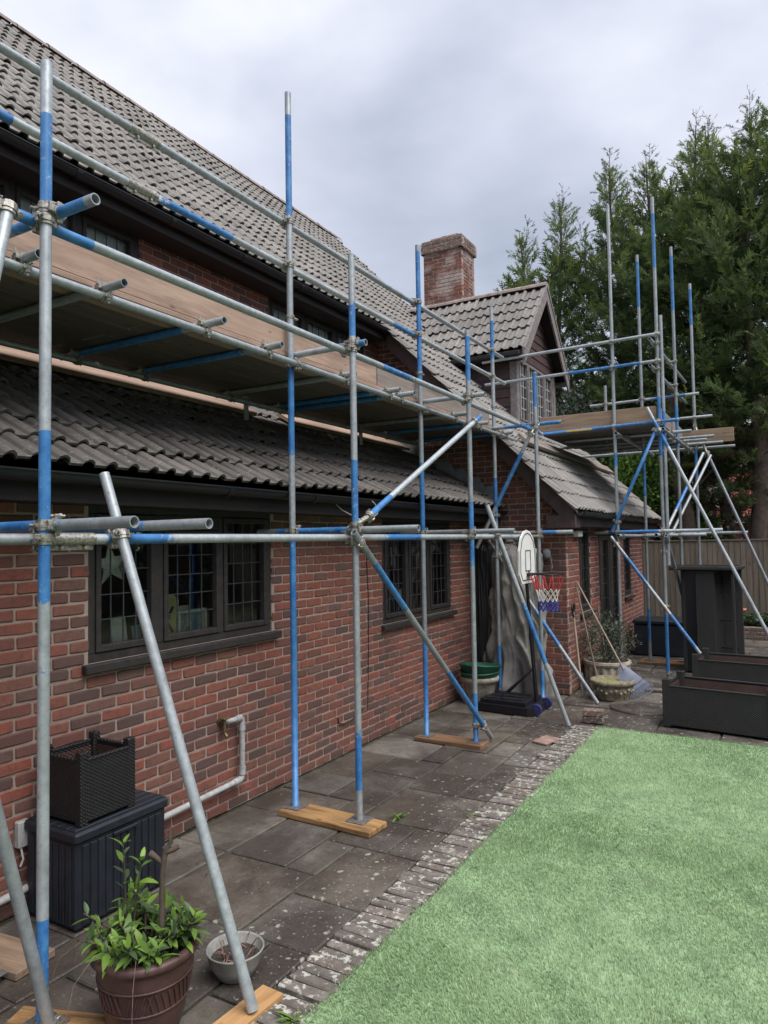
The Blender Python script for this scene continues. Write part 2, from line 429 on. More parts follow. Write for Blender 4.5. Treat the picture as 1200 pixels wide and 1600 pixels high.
M['sole_dark'] = m_wood('sole_plank_dark', (0.2, 0.105, 0.055), (0.3, 0.17, 0.09), 0, dirt=(0.07, 0.05, 0.04), dirt_amt=0.7)
M['fence'] = m_wood('fence_board', (0.13, 0.105, 0.085), (0.21, 0.17, 0.135), 2, dirt=(0.085, 0.085, 0.06), dirt_amt=0.7)
M['handle'] = m_wood('tool_handle', (0.24, 0.185, 0.145), (0.36, 0.29, 0.23), 2, dirt_amt=0.3)

def m_slab():
    t = NT('paving_slab'); p = t.pos(); r = t.piece()
    base = t.ramp(r, [(0, (0.055, 0.044, 0.037)), (0.22, (0.105, 0.092, 0.083)), (0.45, (0.165, 0.152, 0.138)), (0.6, (0.09, 0.07, 0.057)), (0.8, (0.14, 0.114, 0.094)), (1, (0.2, 0.18, 0.155))])
    f = t.noise(p, 3.2, 6, 0.65); f2 = t.noise(p, 60, 5, 0.7)
    wet = t.ramp(t.noise(p, 1.35, 5, 0.6, 0.4), [(0.44, 1.0), (0.6, 0.0)])
    c = t.mix(t.ramp(f, [(0.35, 0.0), (0.7, 0.75)]), base, (0.055, 0.046, 0.039))
    c = t.mix(t.ramp(f2, [(0.45, 0.0), (0.75, 0.4)]), c, (0.17, 0.157, 0.14))
    c = t.mix(t.ramp(t.noise(p, 17, 6, 0.75), [(0.5, 0.0), (0.72, 0.6)]), c, (0.05, 0.042, 0.036))
    c = t.mix(t.ramp(t.noise(p, 9, 6, 0.75), [(0.54, 0.0), (0.7, 0.5)]), c, (0.2, 0.185, 0.16))
    c = t.mix(t.math('MULTIPLY', t.ramp(t.noise(p, 2.1, 4, 0.6), [(0.56, 0.0), (0.7, 1.0)]), 0.4), c, (0.085, 0.085, 0.045))
    c = t.mix(t.math('MULTIPLY', wet, 0.55), c, (0.026, 0.02, 0.017))
    # lichen: pale round spots in loose colonies
    wv = t.n('VectorMath', operation='ADD'); nz = t.n('TexNoise'); nz.inputs['Scale'].default_value = 24
    sc_ = t.n('VectorMath', operation='SCALE'); sc_.inputs['Scale'].default_value = 0.045
    t.l(p, nz.inputs['Vector']); t.l(nz.outputs['Color'], sc_.inputs[0]); t.l(p, wv.inputs[0]); t.l(sc_.outputs[0], wv.inputs[1])
    sep = t.n('SeparateXYZ'); t.l(p, sep.inputs[0])
    colony = t.noise(p, 1.6, 5, 0.7)
    near_edge = t.math('MULTIPLY', t.math('SUBTRACT', sep.outputs[0], 0.95), 0.22)
    colony = t.math('ADD', colony, t.math('MINIMUM', t.math('MAXIMUM', near_edge, -0.12), 0.17))
    for scale, hi, amt in ((15.0, 0.27, 0.7), (37.0, 0.24, 0.6)):
        vd = t.voronoi(wv.outputs[0], scale, 'F1', 'Distance')
        vc = t.voronoi(wv.outputs[0], scale, 'F1', 'Color')
        thr = t.math('MULTIPLY', t.ramp(colony, [(0.37, 0.0), (0.62, 1.0)]), hi)
        thr = t.math('MULTIPLY', thr, t.ramp(vc, [(0.3, 0.35), (0.7, 1.15)]))
        msk = t.math('MULTIPLY', t.math('SUBTRACT', thr, vd), 9.0, clamp=True)
        c = t.mix(t.math('MULTIPLY', msk, amt), c, (0.37, 0.36, 0.32))
    t.set(c, t.math('SUBTRACT', 0.8, t.math('MULTIPLY', wet, 0.45)), spec=0.4)
    t.bump(t.math('ADD', t.math('MULTIPLY', f, 2.5), t.math('ADD', f2, t.noise(p, 14, 5, 0.7))), 0.6, 0.008)
    return t.m
M['slab'] = m_slab()
M['joint'] = m_simple('joint_soil', (0.05, 0.046, 0.032), 0.95, 0.6, 9, bump=0.9)
M['ground'] = m_simple('garden_ground', (0.07, 0.085, 0.04), 0.95, 0.4, 2, bump=0.6, bscale=20)

def m_leaf(name, ramp, trans=0.25, rough=0.5, attr=False, spec=0.4):
    t = NT(name)
    r = t.attr('tone') if attr else t.piece()
    c = t.ramp(r, ramp)
    c = t.mix(t.ramp(t.noise(t.pos(), 30, 3), [(0.3, 0.0), (0.8, 0.3)]), c, tuple(x * 0.5 for x in ramp[0][1]))
    t.set(c, rough, spec=spec)
    tl = t.n('BsdfTranslucent'); t.l(c, tl.inputs[0])
    mx = t.n('MixShader'); mx.inputs[0].default_value = trans
    t.l(t.p.outputs[0], mx.inputs[1]); t.l(tl.outputs[0], mx.inputs[2]); t.l(mx.outputs[0], t.out.inputs['Surface'])
    return t.m
M['conifer'] = m_leaf('conifer_spray', [(0, (0.13, 0.095, 0.065)), (0.18, (0.1, 0.11, 0.06)), (0.45, (0.085, 0.135, 0.055)), (0.75, (0.18, 0.255, 0.07)), (1, (0.33, 0.39, 0.09))], 0.5, 0.65, True, 0.2)
M['leaf_bright'] = m_leaf('leaf_bright', [(0, (0.07, 0.14, 0.03)), (0.5, (0.13, 0.24, 0.045)), (1, (0.22, 0.34, 0.07))], 0.35)
M['leaf_dark'] = m_leaf('leaf_dark', [(0, (0.025, 0.05, 0.02)), (0.6, (0.05, 0.085, 0.035)), (1, (0.09, 0.13, 0.06))], 0.2)
M['leaf_grey'] = m_leaf('leaf_greygreen', [(0, (0.04, 0.055, 0.04)), (0.6, (0.075, 0.1, 0.065)), (1, (0.13, 0.16, 0.11))], 0.2)
M['leaf_shrub'] = m_leaf('leaf_shrub', [(0, (0.07, 0.10, 0.06)), (0.3, (0.08, 0.14, 0.05)), (0.65, (0.15, 0.27, 0.045)), (1, (0.26, 0.42, 0.07))], 0.35, 0.4)
M['flower'] = m_leaf('pink_flower', [(0, (0.55, 0.2, 0.3)), (1, (0.75, 0.42, 0.45))], 0.3)
M['turf'] = m_leaf('artificial_turf', [(0, (0.175, 0.26, 0.135)), (0.35, (0.315, 0.445, 0.23)), (0.8, (0.445, 0.59, 0.34)), (1, (0.63, 0.68, 0.5))], 0.3, 0.5, True, 0.3)
M['turf_base'] = m_simple('turf_backing', (0.22, 0.32, 0.18), 0.9, 0.35, 5, bump=0.6, bscale=200)

def m_rattan(name, col, cell=0.0095):
    """flat strands woven over and under: each cell humps where the strand passes on top"""
    t = NT(name); p = t.pos(True)
    s = t.n('SeparateXYZ'); t.l(p, s.inputs[0])
    u = t.math('MULTIPLY', t.math('ADD', s.outputs[0], s.outputs[1]), math.pi / (cell * 1.5)); v = t.math('MULTIPLY', s.outputs[2], 1.0 / cell)
    row = t.math('FLOOR', v); inrow = t.math('SUBTRACT', v, row)
    hump = t.math('SINE', t.math('ADD', u, t.math('MULTIPLY', row, math.pi)))
    strand = t.math('SUBTRACT', 1.0, t.math('POWER', t.math('ABSOLUTE', t.math('SUBTRACT', t.math('MULTIPLY', inrow, 2.0), 1.0)), 3.0))
    hgt = t.math('MULTIPLY', t.math('ADD', t.math('MULTIPLY', hump, 0.5), 0.5), strand)
    c = t.mix(hgt, tuple(x * 0.22 for x in col), tuple(min(1, x * 1.6) for x in col))  # weave shading put into the colour: dark gaps, pale strand tops
    c = t.mix(t.ramp(t.noise(p, 9, 4), [(0.5, 0.0), (0.8, 0.35)]), c, tuple(x * 2.2 for x in col))
    t.set(c, 0.38, spec=0.5); t.bump(hgt, 1.0, 0.006)
    return t.m
M['rattan'] = m_rattan('black_rattan', (0.0135, 0.0135, 0.015))
M['rattan_in'] = m_rattan('brown_lining', (0.085, 0.042, 0.03))
# ================================================================== SETTING: ground
def structure(name, o): o.name = name; return tag(o, kind='structure')
g = MB(); g.add([(-400, -400, -0.06), (400, -400, -0.06), (400, 400, -0.06), (-400, 400, -0.06)], [(0, 1, 2, 3)])
structure('ground', g.build('ground', M['ground'], fix=False))

# ================================================================== bricks, tiles
BL, BH, BD, J = 0.213, 0.0625, 0.03, 0.0125       # brick face, joint
def brick_mesh(name, mat, seed, L=BL, H=BH, D=0.045):
    """face looks along +x, y along the course; chamfered and slightly uneven; origin at the face centre"""
    r = random.Random(seed); j = lambda s: r.uniform(-s, s)
    b = 0.0055; y, z = L / 2, H / 2; c = .006
    ring = [(-y + c * r.uniform(.4, 1.6), -z), (-y / 3, -z), (y / 3, -z), (y - c * r.uniform(.4, 1.6), -z), (y, -z + c), (y, z - c * r.uniform(.4, 2)), (y - c * r.uniform(.4, 1.8), z), (y / 3, z), (-y / 3, z), (-y + c, z), (-y, z - c * r.uniform(.4, 2)), (-y, -z + c)]
    ring = [(p + j(.0022), q + j(.0028)) for p, q in ring]; n = len(ring); vs_ = []
    for p, q in ring: vs_.append((j(.0012), p * (1 - b / y), q * (1 - b / z) + j(.0008)))
    for p, q in ring: vs_.append((-b - r.random() * .0025, p, q))
    for p, q in ring: vs_.append((-D, p, q))
    fs = [tuple(range(n))]
    for i in range(n):
        k = (i + 1) % n
        fs += [(n + i, n + k, k, i), (2 * n + i, 2 * n + k, n + k, n + i)]
    me = bpy.data.meshes.new(name); me.from_pydata(vs_, [], fs); me.materials.append(mat); me.update()
    return me
def mesh_arrays(me):
    V = np.array([v.co[:] for v in me.vertices]); F = [tuple(p.vertices) for p in me.polygons]
    return V, F
def join_pieces(name, items, mat, parent, kind='stuff'):
    """items: (mesh, 4x4) -> one mesh object of many islands (quads and triangles)"""
    vs_ = []; fs = []; cache = {}; base = 0; sm = []
    for me, mx in items:
        if me not in cache: cache[me] = (*mesh_arrays(me), [p.use_smooth for p in me.polygons])
        V, F, S = cache[me]; A = np.array(mx)
        vs_.append(V @ A[:3, :3].T + A[:3, 3]); fs += [tuple(i + base for i in f) for f in F]; sm += S; base += len(V)
    me = bpy.data.meshes.new(name); me.from_pydata(np.concatenate(vs_).tolist(), [], fs)
    me.polygons.foreach_set('use_smooth', sm)
    me.materials.append(mat); me.update()
    o = inst(name, me, parent)
    return tag(o, kind=kind) if kind else o

def wall_matrix(origin, u, n):
    """local x = outward normal n, local y = along u, local z = up"""
    u = Vector(u).normalized(); n = Vector(n).normalized(); o = Vector(origin)
    return Matrix(((n.x, u.x, 0, o.x), (n.y, u.y, 0, o.y), (n.z, u.z, 1, o.z), (0, 0, 0, 1)))

BRICK = [brick_mesh('brick_mesh', M['brick'], s) for s in range(14)]
def brick_wall(name, parent, origin, u, n, height, spans, budget=0, score=None, mat='brick', meshes=None, z0=0.0, thick=0.1, mortar='mortar', course=0.075, seed=1, pieces_under=None):
    """spans(z) -> free stretches [(u0,u1)] at that height. Returns the mortar wall; bricks are its pieces."""
    W = wall_matrix(origin, u, n); r = random.Random(seed); meshes = meshes or BRICK
    back = MB(); items = []; nc = int(round((height - z0) / course))
    for k in range(nc):
        zc = z0 + (k + 0.5) * course
        wav = 0.004 * math.sin(k * 1.7)  # paler tips; light on the upper crown is put into the tone
        for (a, b) in spans(zc):
            back.box((-thick, a, zc - course / 2), (-0.007, b, zc + course / 2), M=W)
            off = (0.1125 if k % 2 else 0.0) + wav
            i0 = math.floor((a - off) / 0.225) - 1; x = off + i0 * 0.225
            while x < b:
                s0, s1 = max(x + J / 2, a), min(x + 0.225 - J / 2, b); x += 0.225
                if s1 - s0 < 0.03: continue
                L = s1 - s0
                mx = Matrix.Translation((r.uniform(-.002, .003), (s0 + s1) / 2, zc + r.uniform(-.002, .002))) @ Matrix.Rotation(r.gauss(0, .006), 4, 'X') @ Matrix.Diagonal((1, L / BL, 1, 1))
                items.append((meshes[r.randrange(len(meshes))], W @ mx))
    wall = back.build(name, M[mortar], parent, fix=False)
    if score: items.sort(key=lambda it: -score(it[1].translation))
    owner = pieces_under or wall
    for me, mx in items[:budget]:
        inst('brick', me, owner, matrix=mx)
    if items[budget:]: join_pieces('brick', items[budget:], M[mat], owner)
    return wall

def seen(p):                      # how large a piece at p shows in the photograph (0 outside the frame)
    d = ROT.T @ (np.array(p) - CAM)
    if d[2] < 0.3: return 0
    x, y = 600 + FPX * d[0] / d[2], 800 + FPX * d[1] / d[2]
    return (1.0 / d[2]) if (-20 < x < 1220 and -20 < y < 1620) else 0.0

TW, TG = 0.30, 0.30               # tile cover width, gauge up the slope
def tile_mesh(name, mat, seed=0):
    """x across, y up the slope, z off the roof; two rolls; origin at the lower left corner"""
    r = random.Random(seed)
    prof = []
    for q in (0, 1):
        x0 = q * 0.15
        prof += [(x0 + 0.0, 0.0), (x0 + 0.074, 0.002)]
        for a in (35, 75, 105, 145):
            t = math.radians(a); prof.append((x0 + 0.112 - 0.036 * math.cos(t), 0.034 * math.sin(t)))
        prof.append((x0 + 0.148, 0.002))
    prof.append((0.300, 0.0)); n = len(prof); lift = 0.034
    vs_ = []
    jz = [r.uniform(-.0015, .0015) for _ in prof]
    for (x, z), d in zip(prof, jz): vs_.append((x, 0.0 + d * 2, z + lift + d))
    for (x, z) in prof: vs_.append((x, TG + 0.03, z + 0.004))
    for (x, z), d in zip(prof, jz): vs_.append((x, 0.004 + d * 2, z + lift - 0.017))
    fs = [(i, i + 1, n + i + 1, n + i) for i in range(n - 1)] + [(2 * n + i, 2 * n + i + 1, i + 1, i) for i in range(n - 1)]
    fs += [(2 * n, 0, n), (n - 1, 3 * n - 1, 2 * n - 1)]
    me = bpy.data.meshes.new(name); me.from_pydata(vs_, [], fs); me.materials.append(mat); me.update()
    return me

def tile_roof(name, parent, origin, u, v, nu, nv, meshes, mat, inside=None, budget=0, deck=None, seed=3, start_parts=None):
    """origin: lower left corner at the eave; u along the eave, v up the slope"""
    u = Vector(u).normalized(); v = Vector(v).normalized(); w = u.cross(v)
    if w.z < 0: w = -w
    o = Vector(origin); r = random.Random(seed)
    B = Matrix(((u.x, v.x, w.x, o.x), (u.y, v.y, w.y, o.y), (u.z, v.z, w.z, o.z), (0, 0, 0, 1)))
    items = []
    for j in range(nv):
        for i in range(nu):
            c = o + u * ((i + .5) * TW) + v * ((j + .5) * TG)
            if inside and not inside(c): continue
            mx = B @ Matrix.Translation((i * TW + r.uniform(-.002, .002), j * TG + r.uniform(-.01, .01), r.uniform(0, .009) + .006 * math.sin(i * .31 + j * .2))) @ Matrix.Rotation(r.gauss(0, .009), 4, 'Z') @ Matrix.Rotation(r.gauss(0, .013), 4, 'X') @ Matrix.Rotation(r.gauss(0, .01), 4, 'Y')
            items.append((meshes[r.randrange(len(meshes))], mx, c))
    db = MB()
    for (pl) in deck: db.add(pl[0], pl[1])
    roof = db.build(name, M['dark_wood'], parent)
    items.sort(key=lambda it: -seen(it[2]))
    for me, mx, c in items[:budget]: inst('roof_tile', me, roof, matrix=mx)
    if items[budget:]: join_pieces('roof_tile', [(a, b) for a, b, c in items[budget:]], M[mat], roof)
    return roof

# ================================================================== THE HOUSE
house = thing('brick_house', 'red brick house with grey tiled roofs, dark timber eaves and leaded windows behind the scaffolding', 'house', (0, 0, 0))
YW, XC = 9.05, 1.2                 # near wall and corner of the projecting wing
S_MAIN = 1.023                     # main roof slope, through (-1.25, 5.08)
def zmain(x): return 5.08 - (x + 1.25) * S_MAIN
S_LOW = 0.585
def zlow(x): return 2.42 + (0.38 - x) * S_LOW

W1 = (2.83, 4.58, 1.275, 2.25); W2 = (6.40, 8.12, 1.125, 2.25)
def cut(a, b, holes):
    out = [(a, b)]
    for (h0, h1) in holes:
        nxt = []
        for (p, q) in out:
            if h1 <= p or h0 >= q: nxt.append((p, q)); continue
            if h0 > p: nxt.append((p, h0))
            if h1 < q: nxt.append((h1, q))
        out = nxt
    return out
def sp_ground(z): return cut(-1.0, 9.04, [(w[0], w[1]) for w in (W1, W2) if w[2] < z < w[3]])
brick_wall('ground_floor_wall', house, (0, 0, 0), (0, 1, 0), (1, 0, 0), 2.25, sp_ground, 300, seen, seed=11)
# first floor wall, set back above the lean-to roof
UX = -1.55
UA = (2.05, 4.57, 3.975, 4.95); UB = (6.48, 8.66, 3.975, 4.95)
def sp_upper(z): return cut(0.0, 9.04, [(w[0], w[1]) for w in (UA, UB) if w[2] < z < w[3]])
brick_wall('first_floor_wall', house, (UX, 0, 0), (0, 1, 0), (1, 0, 0), 4.95, sp_upper, 0, None, z0=3.3, seed=12)
# wing: wall facing the patio corner, below the sloping verge
def sp_wing(z):
    xr = min(XC, -1.25 + (5.08 - 0.16 - z) / S_MAIN)
    return [(-1.62, xr)] if xr > -1.6 else []
brick_wall('wing_end_wall', house, (0, YW, 0), (1, 0, 0), (0, -1, 0), 5.0, sp_wing, 0, None, seed=13)
WN = (9.72, 10.32, 0.975, 2.175); WD = (10.86, 12.35, 0.0, 2.1); WS = (12.70, 13.3, 0.975, 2.1)
def sp_side(z): return cut(9.06, 14.45, [(w[0], w[1]) for w in (WN, WD, WS) if w[2] < z < w[3]])
brick_wall('wing_side_wall', house, (XC, 0, 0), (0, 1, 0), (1, 0, 0), 2.25, sp_side, 0, None, seed=14)
MB().box((-6.0, 14.45, 0.0), (1.18, 14.5, 2.3)).build('wing_far_wall', M['mortar'], house)
# rooms: dark inner shell so that the windows look into the house
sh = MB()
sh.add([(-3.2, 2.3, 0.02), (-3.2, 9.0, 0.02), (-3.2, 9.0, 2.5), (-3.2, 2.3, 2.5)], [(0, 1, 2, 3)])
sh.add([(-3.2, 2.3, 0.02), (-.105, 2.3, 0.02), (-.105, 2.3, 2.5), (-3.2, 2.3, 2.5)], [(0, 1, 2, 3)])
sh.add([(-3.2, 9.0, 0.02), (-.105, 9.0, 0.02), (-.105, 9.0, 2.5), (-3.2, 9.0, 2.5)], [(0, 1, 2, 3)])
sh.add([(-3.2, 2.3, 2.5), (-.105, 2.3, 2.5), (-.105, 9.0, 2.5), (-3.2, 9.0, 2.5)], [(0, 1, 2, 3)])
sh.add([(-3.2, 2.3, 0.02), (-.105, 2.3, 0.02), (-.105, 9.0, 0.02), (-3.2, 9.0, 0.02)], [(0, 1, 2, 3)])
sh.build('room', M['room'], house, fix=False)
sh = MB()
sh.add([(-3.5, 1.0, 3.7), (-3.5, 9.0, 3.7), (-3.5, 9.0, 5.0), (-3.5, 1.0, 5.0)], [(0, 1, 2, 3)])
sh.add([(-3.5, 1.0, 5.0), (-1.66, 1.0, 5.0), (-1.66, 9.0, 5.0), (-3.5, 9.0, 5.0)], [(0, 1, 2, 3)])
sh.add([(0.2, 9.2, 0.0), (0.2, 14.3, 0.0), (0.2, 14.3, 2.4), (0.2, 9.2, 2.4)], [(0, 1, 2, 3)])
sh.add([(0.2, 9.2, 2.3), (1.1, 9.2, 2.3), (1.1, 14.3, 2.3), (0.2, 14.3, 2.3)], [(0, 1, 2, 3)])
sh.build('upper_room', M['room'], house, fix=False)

# ---------------------------------------------------------------- windows
def window(parent, o, u, n, width, z0, z1, lights, mat, came, cols=4, rows=5, sill=True, name='window', fw=0.055, sash=0.04, recess=0.016, mid_drop=None, cw=0.0055):
    """o: left foot of the opening on the wall face; lights: [(u0,u1)] glazed stretches"""
    W = wall_matrix(o, u, n); f = MB(); x0, x1 = -recess - 0.06, -recess
    f.box((x0, 0.0, z0), (x1, width, z0 + fw), 0.004, W); f.box((x0, 0.0, z1 - fw), (x1, width, z1), 0.004, W)
    edges = [0.0] + [q for l in lights for q in l] + [width]
    for i in range(0, len(edges), 2):
        a, b = edges[i], edges[i + 1]
        if b - a > 0.004: f.box((x0 + .002, a, z0 + fw + .001), (x1 + .003, b, z1 - fw - .001), 0.004, W)
    win = f.build(name, M[mat], parent)
    for li, (a, b) in enumerate(lights):
        za, zb = z0 + fw + .004, z1 - fw - .004
        if mid_drop and li == 1: zb -= mid_drop
        s = MB(); t = sash; y0, y1 = x0 + 0.012, x1 + 0.014
        s.box((y0, a + .003, za), (y1, a + t, zb), 0.004, W); s.box((y0, b - t, za), (y1, b - .003, zb), 0.004, W)
        s.box((y0 + .001, a + t, za), (y1 - .001, b - t, za + t), 0.004, W); s.box((y0 + .001, a + t, zb - t), (y1 - .001, b - t, zb), 0.004, W)
        if mid_drop and li == 1: s.box((y0, a, zb + .004), (y1 - .01, b, z1 - fw), 0.003, W)
        s.build('sash', M[mat], win)
        ga, gb, gz0, gz1 = a + t, b - t, za + t, zb - t; gx = (x0 + x1) / 2
        c = MB()
        for k in range(1, cols):
            q = ga + (gb - ga) * k / cols; c.box((gx - .004, q - cw / 2, gz0), (gx + .006, q + cw / 2, gz1), M=W)
        for k in range(1, rows):
            q = gz0 + (gz1 - gz0) * k / rows; c.box((gx - .0035, ga, q - cw / 2), (gx + .0065, gb, q + cw / 2), M=W)
        c.build('glazing_bar', M[came], win)
        for i in range(cols):
            for k in range(rows):
                p0, p1 = ga + (gb - ga) * i / cols, ga + (gb - ga) * (i + 1) / cols
                q0, q1 = gz0 + (gz1 - gz0) * k / rows, gz0 + (gz1 - gz0) * (k + 1) / rows
                tx, tz = rnd.gauss(0, .0002), rnd.gauss(0, .0002)
                pts = [(gx - tx - tz, p0, q0), (gx + tx - tz, p1, q0), (gx + tx + tz, p1, q1), (gx - tx + tz, p0, q1)]
                MB().add([W @ Vector(p) for p in pts], [(0, 1, 2, 3)]).build('pane', M['glass'], win, fix=False)
    if sill:
        s = MB(); s.box((x0, -0.05, z0 - 0.055), (0.05, width + 0.06, z0 - 0.002), 0.006, W); s.build('sill', M[mat], win)
    return win
w1L = [(a - W1[0], b - W1[0]) for a, b in ((2.885, 3.36), (3.43, 3.98), (4.02, 4.525))]
window(house, (0, W1[0], 0), (0, 1, 0), (1, 0, 0), W1[1] - W1[0], W1[2], W1[3], w1L, 'frame', 'came', 4, 5, mid_drop=0.1)
w2L = [(a - W2[0], b - W2[0]) for a, b in ((6.46, 7.27), (7.31, 7.43 + 0.06), (7.53, 8.06))]
w2L = [(0.06, 0.56), (0.61, 1.09), (1.14, 1.66)]
window(house, (0, W2[0], 0), (0, 1, 0), (1, 0, 0), W2[1] - W2[0], W2[2], W2[3], w2L, 'frame', 'came', 4, 6)
for w in (UA, UB):
    n = 4 if w is UA else 3; L = w[1] - w[0]
    lt = [(0.06 + i * (L - 0.07) / n, (i + 1) * (L - 0.07) / n) for i in range(n)]
    window(house, (UX, w[0], 0), (0, 1, 0), (1, 0, 0), L, w[2], w[3], lt, 'frame', 'came', 4, 5)
    MB().add([(UX - .10, w[0], w[2]), (UX - .10, w[1], w[2]), (UX - .10, w[1], w[3] - .085), (UX - .10, w[0], w[3] - .085)], [(0, 1, 2, 3)]).build('curtain', M['curtain'], house, fix=False)
window(house, (XC, WN[0], 0), (0, 1, 0), (1, 0, 0), 0.6, WN[2], WN[3], [(0.055, 0.545)], 'frame', 'came', 3, 6)
window(house, (XC, WS[0], 0), (0, 1, 0), (1, 0, 0), 0.6, WS[2], WS[3], [(0.055, 0.545)], 'frame', 'came', 3, 6)
window(house, (XC, WD[0], 0), (0, 1, 0), (1, 0, 0), 1.49, 0.02, WD[3], [(0.05, 0.73), (0.76, 1.44)], 'frame', 'came', 3, 8, sill=False, name='glazed_door', sash=0.075)

# ---------------------------------------------------------------- roofs
TILE = [tile_mesh('roof_tile_mesh', M['tile'], s) for s in range(4)]
TILE_SHADED = [tile_mesh('roof_tile_shaded_mesh', M['tile_shaded'], 10 + s) for s in range(4)]
# lean-to roof over the ground floor
lx = 1 / math.hypot(1, S_LOW)
low_v = (-lx, 0, S_LOW * lx)
lo = Vector((0.40, -1.2, zlow(0.40)))
tile_roof('lean_to_roof', house, lo, (0, 1, 0), low_v, 34, 8, TILE_SHADED, 'tile_shaded', budget=185, inside=lambda c: c.y < 9.0,
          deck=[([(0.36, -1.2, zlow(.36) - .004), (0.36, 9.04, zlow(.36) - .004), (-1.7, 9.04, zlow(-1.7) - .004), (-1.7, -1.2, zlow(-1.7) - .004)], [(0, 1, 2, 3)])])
# main roof, catsliding down over the wing
mx_ = 1 / math.hypot(1, S_MAIN); main_v = (-mx_, 0, S_MAIN * mx_)
RX = -4.85; RZ = zmain(RX)
DY0, DY1, DX = 10.9, 13.0, -0.05             # dormer cheeks and face
def in_dormer(c): return DY0 + .05 < c.y < DY1 - .05 and c.x < DX - .05 and zmain(c.x) < 6.5 - abs(c.y - 11.95) * 1.08 + 0.1
def main_inside(c):
    if in_dormer(c): return False
    if c.x < RX + .05: return False
    if c.y < 8.78: return c.x < -1.23
    if c.y > 12.85: return c.x > -0.9
    return True
ev = Vector((1.43, -0.05, zmain(1.43)))
dk = lambda x0, x1, y0, y1: ([(x0, y0, zmain(x0) - .004), (x0, y1, zmain(x0) - .004), (x1, y1, zmain(x1) - .004), (x1, y0, zmain(x1) - .004)], [(0, 1, 2, 3)])
back_ = ([(RX, -0.05, RZ - .01), (RX, 12.8, RZ - .01), (RX - 4, 12.8, RZ - 4), (RX - 4, -0.05, RZ - 4)], [(0, 1, 2, 3)])
tile_roof('main_roof', house, ev, (0, 1, 0), main_v, 51, 30, TILE, 'tile', inside=main_inside, budget=115,
          deck=[dk(-1.26, RX, -0.05, 12.8), dk(1.40, -1.24, 8.80, 12.82), dk(1.40, -0.9, 12.80, 15.2), back_])
# ridge
rt = MB()
for i in range(29):
    y0 = -0.05 + i * 0.45; y1 = y0 + 0.44; r_ = 0.13 + (i % 2) * .004
    for a in range(6):
        t0, t1 = math.pi * (a / 6), math.pi * ((a + 1) / 6)
        q = lambda t, y, rr: (RX + rr * math.cos(t), y, RZ - .02 + rr * math.sin(t) * .8)
        rt.add([q(t0, y0, r_), q(t1, y0, r_), q(t1, y1, r_ - .008), q(t0, y1, r_ - .008)], [(0, 1, 2, 3)])
rt.build('ridge', M['ridge'], house)
# far gable of the main roof and its verge
MB().prism([(-1.3, 3.0), (-1.3, zmain(-1.3) - .02), (RX, RZ - .02), (2 * RX + 1.3, 5.0), (2 * RX + 1.3, 3.0)], 'y', 12.6, 12.72).build('gable_wall', M['brick'], house)
MB().prism([(-0.9, zmain(-.9) - .02), (RX, RZ - .02), (RX, RZ - .12), (-0.9, zmain(-.9) - .16)], 'y', 12.80, 12.86).build('verge', M['ridge'], house)
# eaves of the main roof: soffit, fascia, gutter
MB().box((UX, 0.0, 4.915), (-1.29, 8.79, 4.935)).build('soffit', M['dark_wood'], house)
MB().box((-1.29, 0.0, 4.905), (-1.262, 8.79, 5.10), 0.004).build('fascia', M['dark_wood'], house)
def gutter(parent, x, z, y0, y1, r=0.055):
    g = MB(); n = 9
    for (ra, flip) in ((r, 1), (r - .006, -1)):
        vs_ = []
        for y in (y0, y1):
            for k in range(n):
                t = math.pi + math.pi * k / (n - 1); vs_.append((x + ra * math.cos(t), y, z + ra * math.sin(t)))
        g.add(vs_, [(k, k + 1, n + k + 1, n + k) for k in range(n - 1)], True)
    for s in (-1, 1): g.box((x + s * r - (.004 if s > 0 else .006), y0, z - .004), (x + s * r + (.007 if s > 0 else .004), y1, z + .006))
    y = y0 + 0.6
    o = g.build('gutter', M['plastic_black'], parent)
    b = MB(); vs_ = []
    for yy in (0, .055):
        for k in range(n):
            t = math.pi + math.pi * k / (n - 1); vs_.append(((r + .006) * math.cos(t), yy, (r + .006) * math.sin(t)))
    b.add(vs_, [(k, k + 1, n + k + 1, n + k) for k in range(n - 1)] + [tuple(range(n)), tuple(range(n, 2 * n))])
    bm_ = b.mesh('gutter_bracket_mesh', M['plastic_black'])
    while y < y1:
        inst('gutter_bracket', bm_, o, (x, y, z)); y += 1.0
gutter(house, -1.205, 5.035, 0.0, 8.82)
# eaves of the lean-to
MB().box((0.0, -1.0, 2.235), (0.30, 9.03, 2.255)).build('soffit', M['dark_wood'], house)
MB().box((0.302, -1.0, 2.225), (0.328, 9.03, 2.395), 0.004).build('fascia', M['dark_wood'], house)
gutter(house, 0.388, 2.375, -1.0, 9.0)
# wing eaves
MB().box((XC, 8.82, 2.16), (1.36, 15.15, 2.18)).build('soffit', M['dark_wood'], house)
MB().box((1.362, 8.82, 2.15), (1.388, 15.15, 2.33), 0.004).build('fascia', M['dark_wood'], house)
gutter(house, 1.45, 2.325, 8.85, 15.2)
# barge board of the catslide verge
bb = MB()
bb.prism([(-1.30, zmain(-1.30) - .02), (-1.30, zmain(-1.3) - .27), (1.38, zmain(1.38) - .27), (1.38, zmain(1.38) - .02)], 'y', 8.80, 8.828)
bb.build('barge_board', M['weatherboard'], house)
MB().prism([(-1.30, zmain(-1.30) + .035), (-1.30, zmain(-1.3) - .02), (1.43, zmain(1.43) - .02), (1.43, zmain(1.43) + .035)], 'y', 8.765, 8.80).build('verge', M['ridge'], house)
MB().box((1.02, 8.803, 2.13), (1.40, 9.04, 2.30), 0.006).build('box_end', M['weatherboard'], house)
